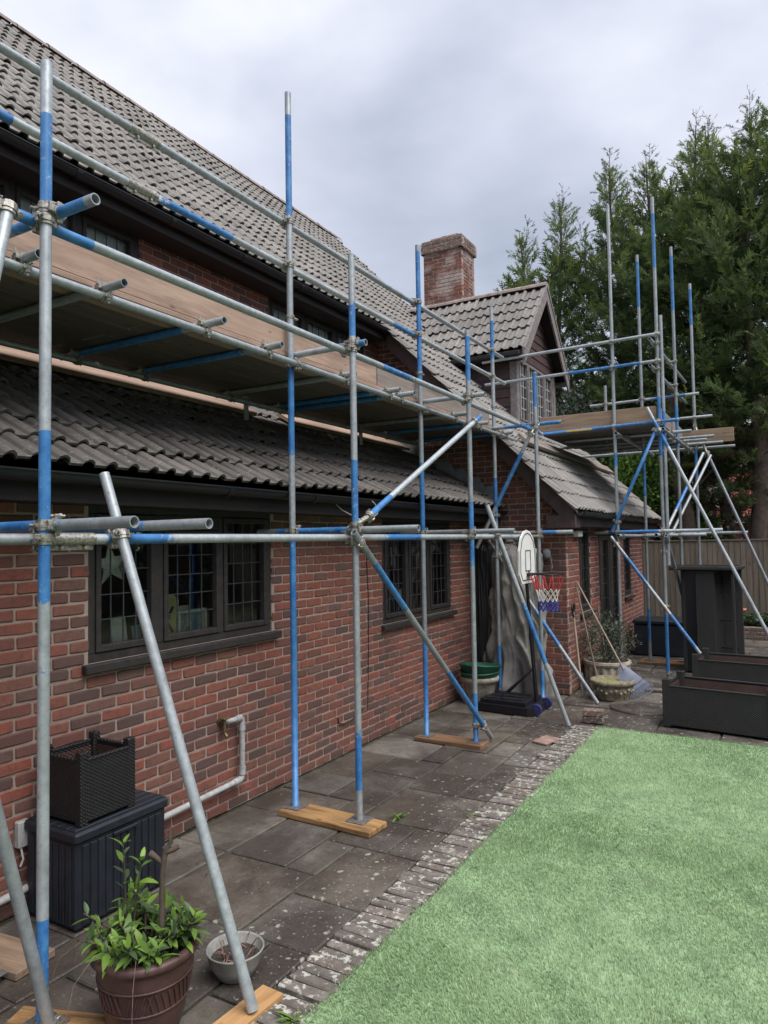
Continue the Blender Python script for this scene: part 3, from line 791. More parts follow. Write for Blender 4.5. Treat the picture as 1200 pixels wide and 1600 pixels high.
# underside behind the barge board
MB().add([(-1.25, 8.83, zmain(-1.25) - .16), (1.3, 8.83, zmain(1.3) - .16), (1.3, 9.05, zmain(1.3) - .16), (-1.25, 9.05, zmain(-1.25) - .16)], [(0, 1, 2, 3)]).build('verge_soffit', M['dark_wood'], house, fix=False)
# stepped lead flashing where the lean-to roof meets the wing
fl = MB(); x = 0.36
while x > -1.3:
    xb = x - 0.225; zb = zlow(x)
    fl.add([(x, 9.028, zlow(x) + .03), (xb, 9.028, zlow(xb) + .03), (xb, 9.028, zlow(xb) + .17), (x - .1, 9.028, zlow(xb) + .17), (x, 9.028, zlow(x) + .13)], [(0, 1, 2, 3, 4)])
    fl.add([(x, 9.028, zlow(x) + .03), (xb, 9.028, zlow(xb) + .03), (xb, 8.87, zlow(xb) + .045), (x, 8.87, zlow(x) + .045)], [(0, 1, 2, 3)])
    x = xb
fl.build('lead_flashing', M['lead'], house)
MB().box((-1.60, -1.0, 3.52), (-1.53, 9.0, 3.66)).build('apron_flashing', M['lead'], house)
# course of tiles raised on a plank over the wing roof
pk = MB(); wv = Vector((S_MAIN * mx_, 0, mx_))
def on_main(x, y, h): return Vector((x, y, zmain(x))) + wv * h
def plank_on(x0, x1, y0, y1, h0, h1):
    return [on_main(x, y, h) for h in (h0, h1) for (x, y) in ((x0, y0), (x1, y0), (x1, y1), (x0, y1))]
pk.add(plank_on(0.54, 0.40, 9.4, 14.9, .085, .13), [(0, 3, 2, 1), (4, 5, 6, 7), (0, 1, 5, 4), (1, 2, 6, 5), (2, 3, 7, 6), (3, 0, 4, 7)])
rp = pk.build('roof_batten', M['plank_old'], house)

# ---------------------------------------------------------------- dormer
dz = lambda y: 6.42 - abs(y - 11.95) * 1.075          # dormer roof surface
dm = MB()
dm.prism([(DY0 + .03, 3.7), (DY0 + .03, 5.15), (11.95, 6.2), (DY1 - .03, 5.15), (DY1 - .03, 3.7)], 'x', -2.4, DX - .06)
dormer = dm.build('dormer', M['dark_wood'], house)
for s, Y in ((-1, DY0), (1, DY1)):                    # cheek boards, lapped
    for k in range(9):
        z0 = 3.86 + k * 0.155; z1 = z0 + 0.165
        xa = min(-1.25 - (z1 - 5.08) / S_MAIN - .08, DX - .1)
        if z0 > 5.25: break
        b = MB()
        b.add([(xa - .25, Y + s * .022, z0), (DX - .02, Y + s * .022, z0), (DX - .02, Y + s * .006, z1), (xa - .25, Y + s * .006, z1), (xa - .25, Y, z0), (DX - .02, Y, z0)], [(0, 1, 2, 3), (0, 4, 5, 1), (1, 5, 2)])
        b.build('weatherboard', M['weatherboard'], dormer)
for k in range(9):                                    # gable boards above the window
    z0 = 5.0 + k * 0.155; z1 = z0 + 0.165; hw0 = min(1.02, (6.36 - z0) / 1.075 - .02); hw1 = max(0.02, min(1.02, (6.36 - z1) / 1.075 - .02))
    if hw0 < .1: break
    b = MB(); X = DX
    b.add([(X + .022, 11.95 - hw0, z0), (X + .022, 11.95 + hw0, z0), (X + .006, 11.95 + hw1, z1), (X + .006, 11.95 - hw1, z1), (X, 11.95 - hw0, z0), (X, 11.95 + hw0, z0)], [(0, 1, 2, 3), (0, 4, 5, 1)])
    b.build('weatherboard', M['weatherboard'], dormer)
c0 = MB(); c0.box((DX - .09, DY0 - .034, 3.86), (DX + .03, DY0 + .09, 5.03), 0.005); c0.build('corner_post', M['pale_frame'], dormer)
c0 = MB(); c0.box((DX - .06, DY1 - .09, 3.86), (DX + .03, DY1 + .034, 5.03), 0.005); c0.build('corner_post', M['pale_frame'], dormer)
window(house, (DX + .03, DY0 + .09, 0), (0, 1, 0), (1, 0, 0), DY1 - DY0 - .18, 3.9, 5.02, [(0.05, 0.48), (0.52, 0.93), (0.97, 1.39), (1.43, 1.87)], 'pale_frame', 'pale_came', 3, 5, recess=0.02, name='dormer_window', sash=0.03, cw=0.012)
MB().add([(DX - .055, DY0 + .1, 3.9), (DX - .055, DY1 - .1, 3.9), (DX - .055, DY1 - .1, 5.0), (DX - .055, DY0 + .1, 5.0)], [(0, 1, 2, 3)]).build('blind', M['curtain'], dormer, fix=False)
# dormer roof: two slopes of tiles, ridge, barge boards
sl = 1 / math.hypot(1, 1.075)
for s in (-1, 1):
    Ye = 11.95 + s * 1.32; ze = dz(Ye)
    nU = 9
    o_ = Vector((0.17, Ye, ze)) if s < 0 else Vector((0.17 - nU * TW, Ye, ze))
    def dins(c, s=s): return zmain(c.x) < c.z + 0.12 and c.z < 6.5
    tile_roof('dormer_roof', house, (0.17 - nU * TW, Ye, ze), (1, 0, 0), (0, -s * sl, 1.075 * sl), nU, 6, TILE, 'tile', inside=dins, budget=0, seed=20 + s,
              deck=[([(0.15, Ye, ze - .005), (0.15, 11.95, 6.415), (-2.7, 11.95, 6.415), (-2.7, Ye, ze - .005)], [(0, 1, 2, 3)])])
    b = MB(); xo = 0.16
    b.prism([(Ye - s * .02, dz(Ye) - .01), (11.95, 6.40), (11.95, 6.17), (Ye - s * .02 + s * .0, dz(Ye) - .25)], 'x', xo, xo + .03)
    b.prism([(Ye - s * .02, dz(Ye) + .04), (11.95, 6.47), (11.95, 6.40), (Ye - s * .02, dz(Ye) - .01)], 'x', xo - .01, xo + .045)
    b.build('barge_board', M['pale_frame'], dormer)
    MB().box((-1.1, min(Ye, 11.95 + s * 1.06) , ze - .11), (0.155, max(Ye, 11.95 + s * 1.06), ze - .07)).build('soffit', M['dark_wood'], dormer)
    gm = MB(); gm.box((-1.2, Ye + s * .01 - .045, ze - .09), (0.13, Ye + s * .01 + .045, ze - .005), 0.02); gm.build('gutter', M['plastic_black'], dormer)
rr = MB()
for i in range(7):
    x1 = 0.2 - i * 0.44; x0 = x1 - .43; r_ = 0.115 + (i % 2) * .004
    for a in range(6):
        t0, t1 = math.pi * a / 6, math.pi * (a + 1) / 6
        q = lambda t, x, rr_: (x, 11.95 + rr_ * math.cos(t), 6.40 + rr_ * math.sin(t) * .75)
        rr.add([q(t0, x0, r_), q(t1, x0, r_), q(t1, x1, r_), q(t0, x1, r_)], [(0, 1, 2, 3)])
    rr.add([q(math.pi * a / 6, x1, r_) for a in range(7)], [tuple(range(7))])
rr.build('ridge', M['ridge'], dormer)

# ---------------------------------------------------------------- chimney
CX0, CX1, CY0, CY1 = -2.69, -1.84, 12.95, 13.62
ST = [brick_mesh('brick_stack_mesh', M['brick_stack'], 40 + s) for s in range(4)]
CP = [brick_mesh('brick_cap_mesh', M['brick_cap'], 50 + s) for s in range(4)]
ch = MB().box((CX0 + .12, CY0 + .12, 5.0), (CX1 - .12, CY1 - .12, 8.3)).build('chimney', M['mortar'], house)
def four(z0, z1, e, meshes, mat, seed):
    full = lambda a, b: (lambda z: [(a, b)])
    kw = dict(pieces_under=ch, mat=mat, meshes=meshes, z0=z0, seed=seed)
    brick_wall('chimney_face', ch, (0, CY0 - e, 0), (1, 0, 0), (0, -1, 0), z1, full(CX0 - e, CX1 + e), **kw)
    brick_wall('chimney_face', ch, (CX1 + e, 0, 0), (0, 1, 0), (1, 0, 0), z1, full(CY0 - e + .008, CY1 + e - .008), **kw)
    brick_wall('chimney_face', ch, (0, CY1 + e, 0), (1, 0, 0), (0, 1, 0), z1, full(CX0 - e, CX1 + e), **kw)
    brick_wall('chimney_face', ch, (CX0 - e, 0, 0), (0, 1, 0), (-1, 0, 0), z1, full(CY0 - e + .008, CY1 + e - .008), **kw)
four(5.4, 7.95, 0.0, ST, 'brick_stack', 60)
four(7.95, 8.175, 0.045, CP, 'brick_cap', 61)
MB().box((CX0 - .03, CY0 - .03, 8.172), (CX1 + .03, CY1 + .03, 8.215), 0.015).build('chimney_cap', M['brick_cap'], ch)
MB().lathe([(.10, 8.2), (.115, 8.21), (.105, 8.3), (.12, 8.31), (.12, 8.34), (.09, 8.34), (.085, 8.2)], 18, (-2.3, 13.25, 0)).build('chimney_pot', M['tile_red'], ch)

# ---------------------------------------------------------------- fittings on the walls
wp = MB()
wp.path([(-.02, 4.02, .665), (.035, 4.02, .67), (.055, 4.05, .675), (.055, 4.11, .675), (.055, 4.135, .665), (.055, 4.14, .63), (.055, 4.14, .26), (.055, 4.135, .225), (.055, 4.10, .215), (.055, 3.2, .185), (.055, 1.0, .07)], .021, 12)
for p0, p1 in (((.055, 4.07, .675), (.055, 4.125, .675)), ((.055, 4.14, .64), (.055, 4.14, .58)), ((.055, 4.14, .31), (.055, 4.14, .25)), ((.055, 4.115, .217), (.055, 4.04, .214))):
    wp.tube(p0, p1, .026)
wp.build('waste_pipe', M['grey_pipe'], house)
tp = MB(); tp.tube((0, 3.955, .68), (.05, 3.955, .68), .016); tp.tube((.05, 3.955, .70), (.05, 3.955, .60), .013); tp.tube((.05, 3.955, .6), (.075, 3.955, .575), .012)
tp.box((.03, 3.925, .70), (.075, 3.985, .712), .003); tp.tube((.012, 3.955, .68), (0.0, 3.955, .68), .03); tp.tube((.03, 3.955, .66), (.03, 3.985, .61), .012)
tp.build('garden_tap', M['brass'], house)
cb = MB(); cb.path([(.006, 6.05, 2.2), (.008, 6.07, 1.85), (.006, 6.10, 1.4), (.008, 6.08, .9), (.006, 6.05, .32)], .004, 6); cb.path([(.004, 5.52, .36), (.012, 5.52, .31), (.02, 5.6, .285), (.03, 5.72, .30), (.02, 5.85, .335), (.004, 5.98, .35)], .006, 6)
cb.build('wall_cable', M['cable'], house)
MB().tube((.06, 8.75, 0.02), (.06, 8.75, 2.3), .036).box((0, 8.72, 1.5), (.1, 8.78, 1.53)).build('downpipe', M['plastic_black'], house)
lamp = MB(); lamp.lathe([(0, .055), (.03, .048), (.048, .025), (.055, -.015), (.048, -.05), (.03, -.075), (0, -.08)], 16, (.98, 8.95, 1.82)); lamp.box((.95, 8.96, 1.74), (1.01, 9.05, 1.84), .01); lamp.tube((1.03, 8.95, 1.75), (1.05, 8.95, 1.62), .006)
lamp.build('outside_lamp', M['lead'], house)
MB().box((1.2, 9.42, 2.02), (1.28, 9.62, 2.10), .008).build('sensor', M['white'], house)
MB().box((0.002, 2.36, .36), (.045, 2.43, .50), .006).build('meter_box', M['grey_pipe'], house)
MB().path([(.03, 2.38, .37), (.04, 2.39, .30), (.03, 2.38, .26)], .006, 6).build('meter_cable', M['wire'], house)
wr = MB(); wr.path([(.33, 5.05, 2.32), (.36, 5.1, 2.27), (.42, 5.25, 2.20), (.45, 5.4, 2.18), (.47, 5.52, 2.25), (.46, 5.5, 2.33), (.43, 5.45, 2.38)], .0035, 6); wr.build('loose_wire', M['wire'], house)
# ================================================================== patio, edging, lawn
bed = MB(); bed.box((-0.1, -3.0, -0.05), (1.92, 7.62, -0.014)); bed.box((-0.1, 7.62, -0.05), (9.0, 16.6, -0.014))
patio = structure('patio', bed.build('patio', M['joint']))
slab_cache = {}
def slab_mesh(w, h):
    k = (round(w, 3), round(h, 3))
    if k not in slab_cache:
        m = MB(); m.box((-w / 2 + .010, -h / 2 + .010, -.03), (w / 2 - .010, h / 2 - .010, 0.0), .007); slab_cache[k] = m.mesh('paving_slab_mesh', M['slab']); fix_normals(slab_cache[k])
    return slab_cache[k]
def pave(x0, x1, y0, y1, unit, seed, skip=None):
    r = random.Random(seed); nx = int(round((x1 - x0) / unit)); ny = int(round((y1 - y0) / unit))
    ux, uy = (x1 - x0) / nx, (y1 - y0) / ny; used = np.zeros((nx, ny), bool)
    sizes = [(2, 3), (3, 2), (2, 2), (3, 3), (2, 1), (1, 2), (1, 1)]
    for j in range(ny):
        for i in range(nx):
            if used[i, j]: continue
            opts = sizes[:4]; r.shuffle(opts); opts = opts + sizes[4:]
            for (a, b) in opts:
                if i + a <= nx and j + b <= ny and not used[i:i + a, j:j + b].any():
                    used[i:i + a, j:j + b] = True
                    cx, cy = x0 + (i + a / 2) * ux, y0 + (j + b / 2) * uy
                    if skip and skip(cx, cy): break
                    inst('paving_slab', slab_mesh(a * ux, b * uy), patio, (cx, cy, r.uniform(-.006, .004)), (r.gauss(0, .005), r.gauss(0, .005), r.gauss(0, .005)))
                    break
pave(0.02, 1.635, -1.5, 7.62, 0.23, 5)
pave(0.02, 1.20, 7.63, 9.02, 0.28, 6)
pave(1.22, 7.0, 7.64, 15.4, 0.30, 8)
# round stone set in the paving
rs = MB(); rs.lathe([(0, .012), (.36, .012), (.375, .004), (.375, -.03)], 40, (2.15, 8.72, 0.012)); rs.lathe([(0, .02), (.2, .02), (.21, .012)], 32, (2.15, 8.72, 0.012))
rs.build('round_paving_slab', M['slab'], patio)
# brick-on-edge border
ebed = MB(); ebed.box((1.64, -3.0, -0.05), (1.915, 7.6, -0.006)); edging = structure('patio_edging', ebed.build('patio_edging', M['joint']))
EB = []
for s in range(6):
    r = random.Random(80 + s); m = MB(); m.box((-.124, -.0315, -.035), (.124, .0315, .012), .007)
    m.v = [(x + r.uniform(-.003, .003), y + r.uniform(-.002, .002), z + (r.uniform(-.003, .003) if z > 0 else 0)) for x, y, z in m.v]
    me = m.mesh('edging_brick_mesh', M['edging']); fix_normals(me); EB.append(me)
y = -1.0
while y < 7.55:
    inst('edging_brick', EB[rnd.randrange(6)], edging, (1.772 + rnd.gauss(0, .007), y, rnd.uniform(-.006, .008)), (rnd.gauss(0, .02), rnd.gauss(0, .012), rnd.gauss(0, .025)))
    y += 0.0745 + rnd.uniform(-.002, .003)

# artificial lawn: backing sheet and blades
LX0, LX1, LY0, LY1 = 1.895, 14.0, -3.0, 7.60
lw = MB(); N = 40
def lawn_edge(y): return LX0 + 0.012 * math.sin(y * 2.1) + 0.006 * math.sin(y * 7.3)
pts = [(lawn_edge(LY0 + (LY1 - LY0) * k / N), LY0 + (LY1 - LY0) * k / N) for k in range(N + 1)]
far = [(LX0 + .1 + (LX1 - LX0 - .1) * k / 30, LY1 + 0.015 * math.sin(k * 1.3)) for k in range(31)]
lw.add([(x, yy, 0.006) for x, yy in pts + far + [(LX1, LY0)]], [tuple(range(len(pts) + len(far) + 1))[::-1]])
structure('lawn', lw.build('lawn', M['turf_base'], fix=False))
def blades():
    P = []
    def scatter(x0, x1, y0, y1, dens):
        n = int((x1 - x0) * (y1 - y0) * dens); P.append(np.stack([rng.uniform(x0, x1, n), rng.uniform(y0, y1, n)], 1))
    scatter(1.87, 4.0, 1.6, 3.2, 30000); scatter(1.87, 4.2, 3.2, 5.2, 18000); scatter(1.87, 4.4, 5.2, 7.62, 11000)
    scatter(1.87, 5.6, -.6, 1.6, 14000); scatter(4.0, 5.6, 1.6, 3.2, 20000); scatter(4.2, 5.6, 3.2, 5.2, 14000); scatter(4.4, 6.2, 5.2, 7.62, 9000); scatter(5.6, 9.0, -.6, 7.6, 5000)
    p = np.concatenate(P)
    ex = LX0 + 0.012 * np.sin(p[:, 1] * 2.1) + 0.006 * np.sin(p[:, 1] * 7.3) - rng.uniform(0, .02, len(p)) - .012 * np.sin(p[:, 1] * 41) * rng.random(len(p))
    p = p[(p[:, 0] > ex)]
    n = len(p)
    # pile direction drifts over the sheet, as brushed and trodden turf does
    th = 1.2 * np.sin(p[:, 0] * 1.7 + 1.3 * np.sin(p[:, 1] * 1.1)) + 0.9 * np.sin(p[:, 1] * 2.3 + p[:, 0]) + 3.9 + rng.normal(0, .8, n)
    tread = 0.5 + 0.5 * np.sin(p[:, 0] * 3.1 + 2 * np.sin(p[:, 1] * 1.9)) * np.sin(p[:, 1] * 2.7 + 1.7 * np.sin(p[:, 0] * 2.2))
    L = rng.uniform(.014, .028, n) * (1 - .3 * tread); lean = np.clip(rng.normal(.55, .3, n) + .35 * tread, 0, 1.35)
    w = rng.uniform(.0012, .0022, n)
    d = np.stack([np.cos(th), np.sin(th)], 1); s = np.stack([-d[:, 1], d[:, 0]], 1)
    rt_ = rng.uniform(0, 2 * np.pi, n); s = np.stack([np.cos(rt_), np.sin(rt_)], 1)
    z0 = np.full(n, .006)
    base = np.concatenate([p, z0[:, None]], 1)
    mid = base + np.concatenate([d * (np.sin(lean * .6) * L * .55)[:, None], (np.cos(lean * .6) * L * .55)[:, None]], 1)
    tip = mid + np.concatenate([d * (np.sin(lean) * L * .5)[:, None], (np.cos(lean) * L * .5)[:, None]], 1)
    s3 = np.concatenate([s * w[:, None], np.zeros((n, 1))], 1)
    V = np.stack([base - s3, base + s3, mid + s3 * .8, mid - s3 * .8, tip], 1).reshape(-1, 3)
    i = np.arange(n)[:, None] * 5
    F = np.concatenate([i + [[0, 1, 2]], i + [[0, 2, 3]], i + [[3, 2, 4]]], 0)
    patch = np.sin(p[:, 0] * 6.3 + 2 * np.sin(p[:, 1] * 3.7)) * np.sin(p[:, 1] * 5.1 + 1.6 * np.sin(p[:, 0] * 4.4)) + .6 * np.sin(p[:, 0] * 13 + p[:, 1] * 4) * np.sin(p[:, 1] * 11 - p[:, 0] * 3)
    tone = np.clip(rng.normal(.5, .22, n) + .11 * patch + (rng.random(n) < .06) * .35 - .22 * (tread > .93), 0, 1)
    tone = np.repeat(tone, 5)
    o = np_mesh('artificial_grass', V, F, M['turf'], attr=tone)
    tag(o, 'pale green artificial grass blades of the lawn', 'grass', kind='stuff')
blades()

# fallen leaves and grit on the paving
def debris():
    r_ = np.random.default_rng(44); n = 520
    p = np.stack([r_.uniform(.05, 1.85, n), r_.uniform(1.2, 9.0, n), np.full(n, .009)], 1); k = n // 3
    p[:k, 0] = r_.uniform(.02, .2, k); p[k:k + 90] = np.stack([r_.uniform(1.3, 3.4, 90), r_.uniform(7.7, 12, 90), np.full(90, .012)], 1)
    a = r_.uniform(0, 6.28, n); l = r_.uniform(.006, .022, n); ax = np.stack([np.cos(a) * l, np.sin(a) * l, r_.uniform(-.1, .4, n) * l], 1); sd = np.stack([-np.sin(a) * l * .4, np.cos(a) * l * .4, r_.uniform(-.2, .3, n) * l], 1)
    V = np.stack([p - ax * .5, p + sd * .6 + [0, 0, .002], p + ax * .5, p - sd * .6], 1).reshape(-1, 3)
    o = np_mesh('leaf_litter', V, np.arange(n)[:, None] * 4 + np.array([[0, 1, 2, 3]]), m_leaf('leaf_litter', [(0, (.05, .035, .02)), (.6, (.14, .09, .045)), (1, (.25, .2, .1))], .1, .8))
    tag(o, 'scattered dry leaf litter and grit on the paving', 'leaf litter', kind='stuff')
debris()
# ================================================================== SCAFFOLDING
TR = 0.0242
class Scaffold:
    def __init__(s, root): s.root = root; s.off = Vector(root.location); s.t = {}
    def tube(s, name, p0, p1, blue=(), key=None, rate=0.5):
        """hollow tube; blue: stretches of paint as metres from p0"""
        p0 = Vector(p0); p1 = Vector(p1); L = (p1 - p0).length; a, u, v = frame_of(p1 - p0); n = 16
        st = [(0.0, 0.0), (L, 0.0)]
        for (b0, b1) in blue:
            b0, b1 = max(0.002, b0), min(L - .002, b1)
            if b1 - b0 < .01: continue
            w0, w1 = (rnd.choice((.004, .004, .05, .16)) for _ in range(2)); w0 = min(w0, (b1 - b0) * .3); w1 = min(w1, (b1 - b0) * .3)
            if b0 <= .01: st += [(0.0, 1.0)]
            else: st += [(b0 - w0 * .5, 0.0), (b0 + w0 * .5, rnd.uniform(.72, 1.0))]
            st += [((b0 + b1) / 2, rnd.uniform(.7, 1.0)), (b1 - w1 * .5, rnd.uniform(.72, 1.0)), (b1 + w1 * .5, 0.0)]
        st = sorted([x for x in st if -1e-6 <= x[0] <= L + 1e-6]); m = MB(); vs_ = []; at = []
        for (d, q) in st:
            for i in range(n):
                t = 2 * math.pi * i / n; vs_.append(p0 + a * d + (u * math.cos(t) + v * math.sin(t)) * TR - s.off); at.append(q)
        k = len(st)
        m.add(vs_, [(j * n + i, j * n + (i + 1) % n, (j + 1) * n + (i + 1) % n, (j + 1) * n + i) for j in range(k - 1) for i in range(n)], True, at)
        for (p, sg) in ((p0, 1), (p1, -1)):
            ring = []
            for (rr, dd) in ((TR, 0), (TR - .0045, 0), (TR - .0045, .25)):
                for i in range(n):
                    t = 2 * math.pi * i / n; ring.append(p + a * (sg * dd) + (u * math.cos(t) + v * math.sin(t)) * rr - s.off)
            fs = [(i, (i + 1) % n, n + (i + 1) % n, n + i) for i in range(n)] + [(n + i, n + (i + 1) % n, 2 * n + (i + 1) % n, 2 * n + i) for i in range(n)] + [tuple(range(2 * n, 3 * n))]
            m.add(ring, fs, False, 0.0)
        o = m.build(name, M['galv'], s.root, attrname='paint')
        if key: s.t[key] = (p0, p1)
        return o
    def ring(s, m, c, axis, w=.046, r=.031):
        a = Vector(axis).normalized(); m.tube(c - a * w / 2, c + a * w / 2, r, n=12, smooth=False)
        m.tube(c - a * w * .2, c + a * w * .2, r + .004, n=12, smooth=False)
    def coupler(s, c1, a1, c2, a2):
        m = MB(); c1 = Vector(c1) - s.off; c2 = Vector(c2) - s.off
        a1 = Vector(a1).normalized(); a2 = Vector(a2).normalized(); n = (c2 - c1)
        if n.length < 1e-4: n = a1.cross(a2)
        n.normalize(); mid = (c1 + c2) / 2
        for c, a in ((c1, a1), (c2, a2)):
            s.ring(m, c, a)
            sd = a.cross(n).normalized()
            for q in (1, -1):
                e_ = c + sd * (q * .036)
                m.box((-.011, -.012, -.021), (.011, .012, .021), .003, Matrix.Translation(e_) @ Matrix(((sd.x, n.x, a.x), (sd.y, n.y, a.y), (sd.z, n.z, a.z))).to_4x4())
            bp = c + sd * .04; o_ = n if c is c2 else -n
            m.tube(bp - o_ * .025, bp + o_ * .045, .0065, n=6, smooth=False); m.tube(bp + o_ * .014, bp + o_ * .028, .0125, n=6, smooth=False)
        m.tube(c1 + n * .02, c2 - n * .02, .02, n=8, smooth=False)
        m.build('coupler', M['coupler'], s.root)
    def join(s, A, B):
        p, p1 = s.t[A]; q, q1 = s.t[B]; d1 = p1 - p; d2 = q1 - q; r = p - q
        a = d1.dot(d1); e = d2.dot(d2); f = d2.dot(r); c = d1.dot(r); b = d1.dot(d2); den = a * e - b * b
        if abs(den) < 1e-9: return
        t = (b * f - c * e) / den; u = (a * f - b * c) / den
        t = min(max(t, 0), 1); u = min(max(u, 0), 1)
        s.coupler(p + d1 * t, d1, q + d2 * u, d2)
    def sleeve(s, key, d):
        p0, p1 = s.t[key]; a, u, v = frame_of(p1 - p0); c = p0 + a * d - s.off; m = MB()
        m.tube(c - a * .11, c + a * .11, .0295, n=14)
        m.box((-.11, -.004, -.05), (.11, .004, -.02), .002, Matrix.Translation(c) @ Matrix(((a.x, u.x, 0), (a.y, u.y, 0), (a.z, u.z, 1))).to_4x4())
        for q in (-.06, .06): m.tube(c + a * q + u * -.02 + Vector((0, 0, -.037)), c + a * q + u * .02 + Vector((0, 0, -.037)), .009, n=6, smooth=False)
        m.build('sleeve', M['coupler'], s.root)
    def base(s, x, y, z=0.04):
        m = MB(); c = Vector((x, y, z)) - s.off; m.box((c.x - .075, c.y - .075, c.z), (c.x + .075, c.y + .075, c.z + .007), .002); m.tube(c, c + Vector((0, 0, .05)), .019); m.build('base_plate', M['steel_plate'], s.root)

sc = Scaffold(thing('scaffold', 'long two-row tube scaffold with blue-banded poles standing along the house wall', 'scaffold', (0.72, 5.0, 0)))
OX, IX = 1.0, 0.46
OY = [(1.0, 1.85), (1.02, 4.26), (1.0, 6.43), (1.02, 8.5)]
std_blue = [[(.02, .42), (1.71, 2.43), (3.40, 3.80)], [(.2, .6), (2.07, 2.53), (3.43, 3.68)], [(.0, .46), (1.70, 2.33), (3.53, 3.97)], [(.0, .35), (3.6, 4.05)]]
for i, ((x, y), b) in enumerate(zip(OY, std_blue)):
    sc.tube('standard', (x, y, .047), (x, y, 4.08), b, 'O%d' % i); sc.base(x, y, 0.04 if i < 3 else .004)
IY = [(IX, 1.92, 4.6), (IX, 4.26, 5.48), (IX + .01, 6.42, 5.06), (IX - .02, 8.58, 5.03)]
ib = [[(0, 1)], [(0, 2.03), (2.6, 3.35), (4.45, 5.25)], [(0, 1.0), (2.0, 2.75), (3.55, 4.95)], [(0.05, .6), (2.2, 2.75), (4.3, 4.8)]]
for i, ((x, y, h), b) in enumerate(zip(IY, ib)):
    sc.tube('standard', (x, y, .047), (x, y, h), b, 'I%d' % i); sc.base(x, y, 0.04 if i < 3 else .004)
Y0 = -0.6
LO, LI = OX - .055, IX + .055
sc.tube('ledger', (LO, Y0, 3.385), (LO, 5.35, 3.385), [(2.2, 2.72), (5.4, 5.9)], 'LO_up'); sc.tube('ledger', (LO, 5.36, 3.385), (LO, 8.98, 3.37), [(2.7, 3.5)], 'LO_up2')
sc.tube('ledger', (LO, Y0, 2.02), (LO, 2.05, 2.02), [], 'LO_lo0'); sc.tube('ledger', (LO, 2.07, 2.02), (LO, 8.0, 2.03), [(.12, .52), (2.75, 3.35)], 'LO_lo')
sc.tube('ledger', (LI, Y0, 3.345), (LI, 9.22, 3.35), [(1.2, 1.7)], 'LI_up'); sc.tube('ledger', (LI - .06, 7.0, 2.06), (LI - .06, 9.0, 2.06), [], 'LI_lo')
sc.sleeve('LO_lo0', 2.62)
sc.tube('ledger', (-0.74, Y0, 3.345), (-0.74, 9.0, 3.345), [], 'LW')
GX = IX - .05
sc.tube('guard_rail', (GX, Y0, 4.465), (GX, 2.95, 4.465), [], 'G1a'); sc.tube('guard_rail', (GX, 2.96, 4.465), (GX, 9.04, 4.47), [], 'G1')
sc.tube('guard_rail', (GX, Y0, 4.125), (GX, 2.93, 4.125), [(2.0, 2.66)], 'G2a'); sc.tube('guard_rail', (GX, 2.94, 4.125), (GX, 9.1, 4.13), [(.08, .72), (3.0, 3.6)], 'G2')
sc.sleeve('G1a', 3.5); sc.sleeve('G2a', 3.48)
for i in range(4):
    if i: sc.join('I%d' % i, 'G1'); sc.join('I%d' % i, 'G2')
    else: sc.join('I0', 'G1a'); sc.join('I0', 'G2a')
    sc.join('I%d' % i, 'LI_up')
    sc.join('O%d' % i, 'LO_up' if i < 2 else 'LO_up2')
    sc.join('O%d' % i, 'LO_lo0' if i == 0 else 'LO_lo')
# transoms tying the two rows, with their free ends sticking out
ends_lo = [(1.90, 1.49), (2.31, 1.49), (4.32, 1.50), (6.49, 1.42), (8.56, 1.43)]
for j, (y, xe) in enumerate(ends_lo):
    L = xe - 0.0
    sc.tube('transom', (0.08, y, 2.079), (xe, y, 2.079), [[(.0, .95)], [(.3, 1.0)], [(.2, .9)], [(0, .1)], [(.9, 1.15)]][j], 'TL%d' % j)
for i, k in ((0, 0), (1, 2), (2, 3), (3, 4)):
    sc.join('O%d' % i, 'TL%d' % k)
    if i: sc.join('I%d' % i, 'TL%d' % k)
ends_up = [(1.905, 1.25), (4.315, 1.10), (6.485, 1.15), (8.56, 1.33)]
for j, (y, xe) in enumerate(ends_up):
    sc.tube('transom', (0.30, y, 3.435), (xe, y, 3.435), [[(.4, .9)], [(.55, .8)], [], [(.3, 1.0)]][j], 'TU%d' % j); sc.join('O%d' % j, 'TU%d' % j)
for j, y in enumerate((0.4, 1.2, 2.06, 2.53, 3.29, 3.91, 4.92, 5.66, 5.88, 7.15, 7.85, 8.75)):
    sc.tube('transom', (-0.92, y, 3.393), (0.66 + .03 * math.sin(j * 5), y, 3.393), [(.2, 1.25)] if j % 3 else [], 'D%d' % j); sc.join('LI_up', 'D%d' % j); sc.join('LW', 'D%d' % j)
for j, y in enumerate((1.0, 3.1, 5.2, 7.3)):
    sc.tube('puncheon', (-0.80, y, zlow(-.80) + .075), (-0.80, y, 3.44), [], 'P%d' % j)
# braces and rakers
BX = OX + .055
sc.tube('brace', (BX, 4.40, 2.18), (BX, 6.60, 3.24), [(.0, .35), (2.25, 2.6)], 'B1'); sc.join('O1', 'B1'); sc.join('O2', 'B1')
sc.tube('brace', (BX + .01, 4.17, 2.06), (BX + .03, 6.62, .045), [(.35, .95), (1.9, 2.9)], 'B2'); sc.join('O1', 'B2'); sc.join('O2', 'B2')
f = onx(78, 1615, BX); k = onx(8, 1330, BX); d = (k - f) / np.linalg.norm(k - f)
sc.tube('brace', (BX, f[1], max(f[2], .05)), tuple(f + d * 2.0), [], 'B0'); sc.join('O0', 'B0')
sc.tube('brace', (0.97, 8.44, 3.30), (0.22, 8.44, 1.90), [(.25, 1.0)], 'B3'); sc.join('O3', 'B3'); sc.join('I3', 'B3')
sc.tube('brace', (1.64, 8.66, .02), (0.30, 8.66, 1.99), [(.8, 1.3)], 'B4'); sc.join('I3', 'B4')
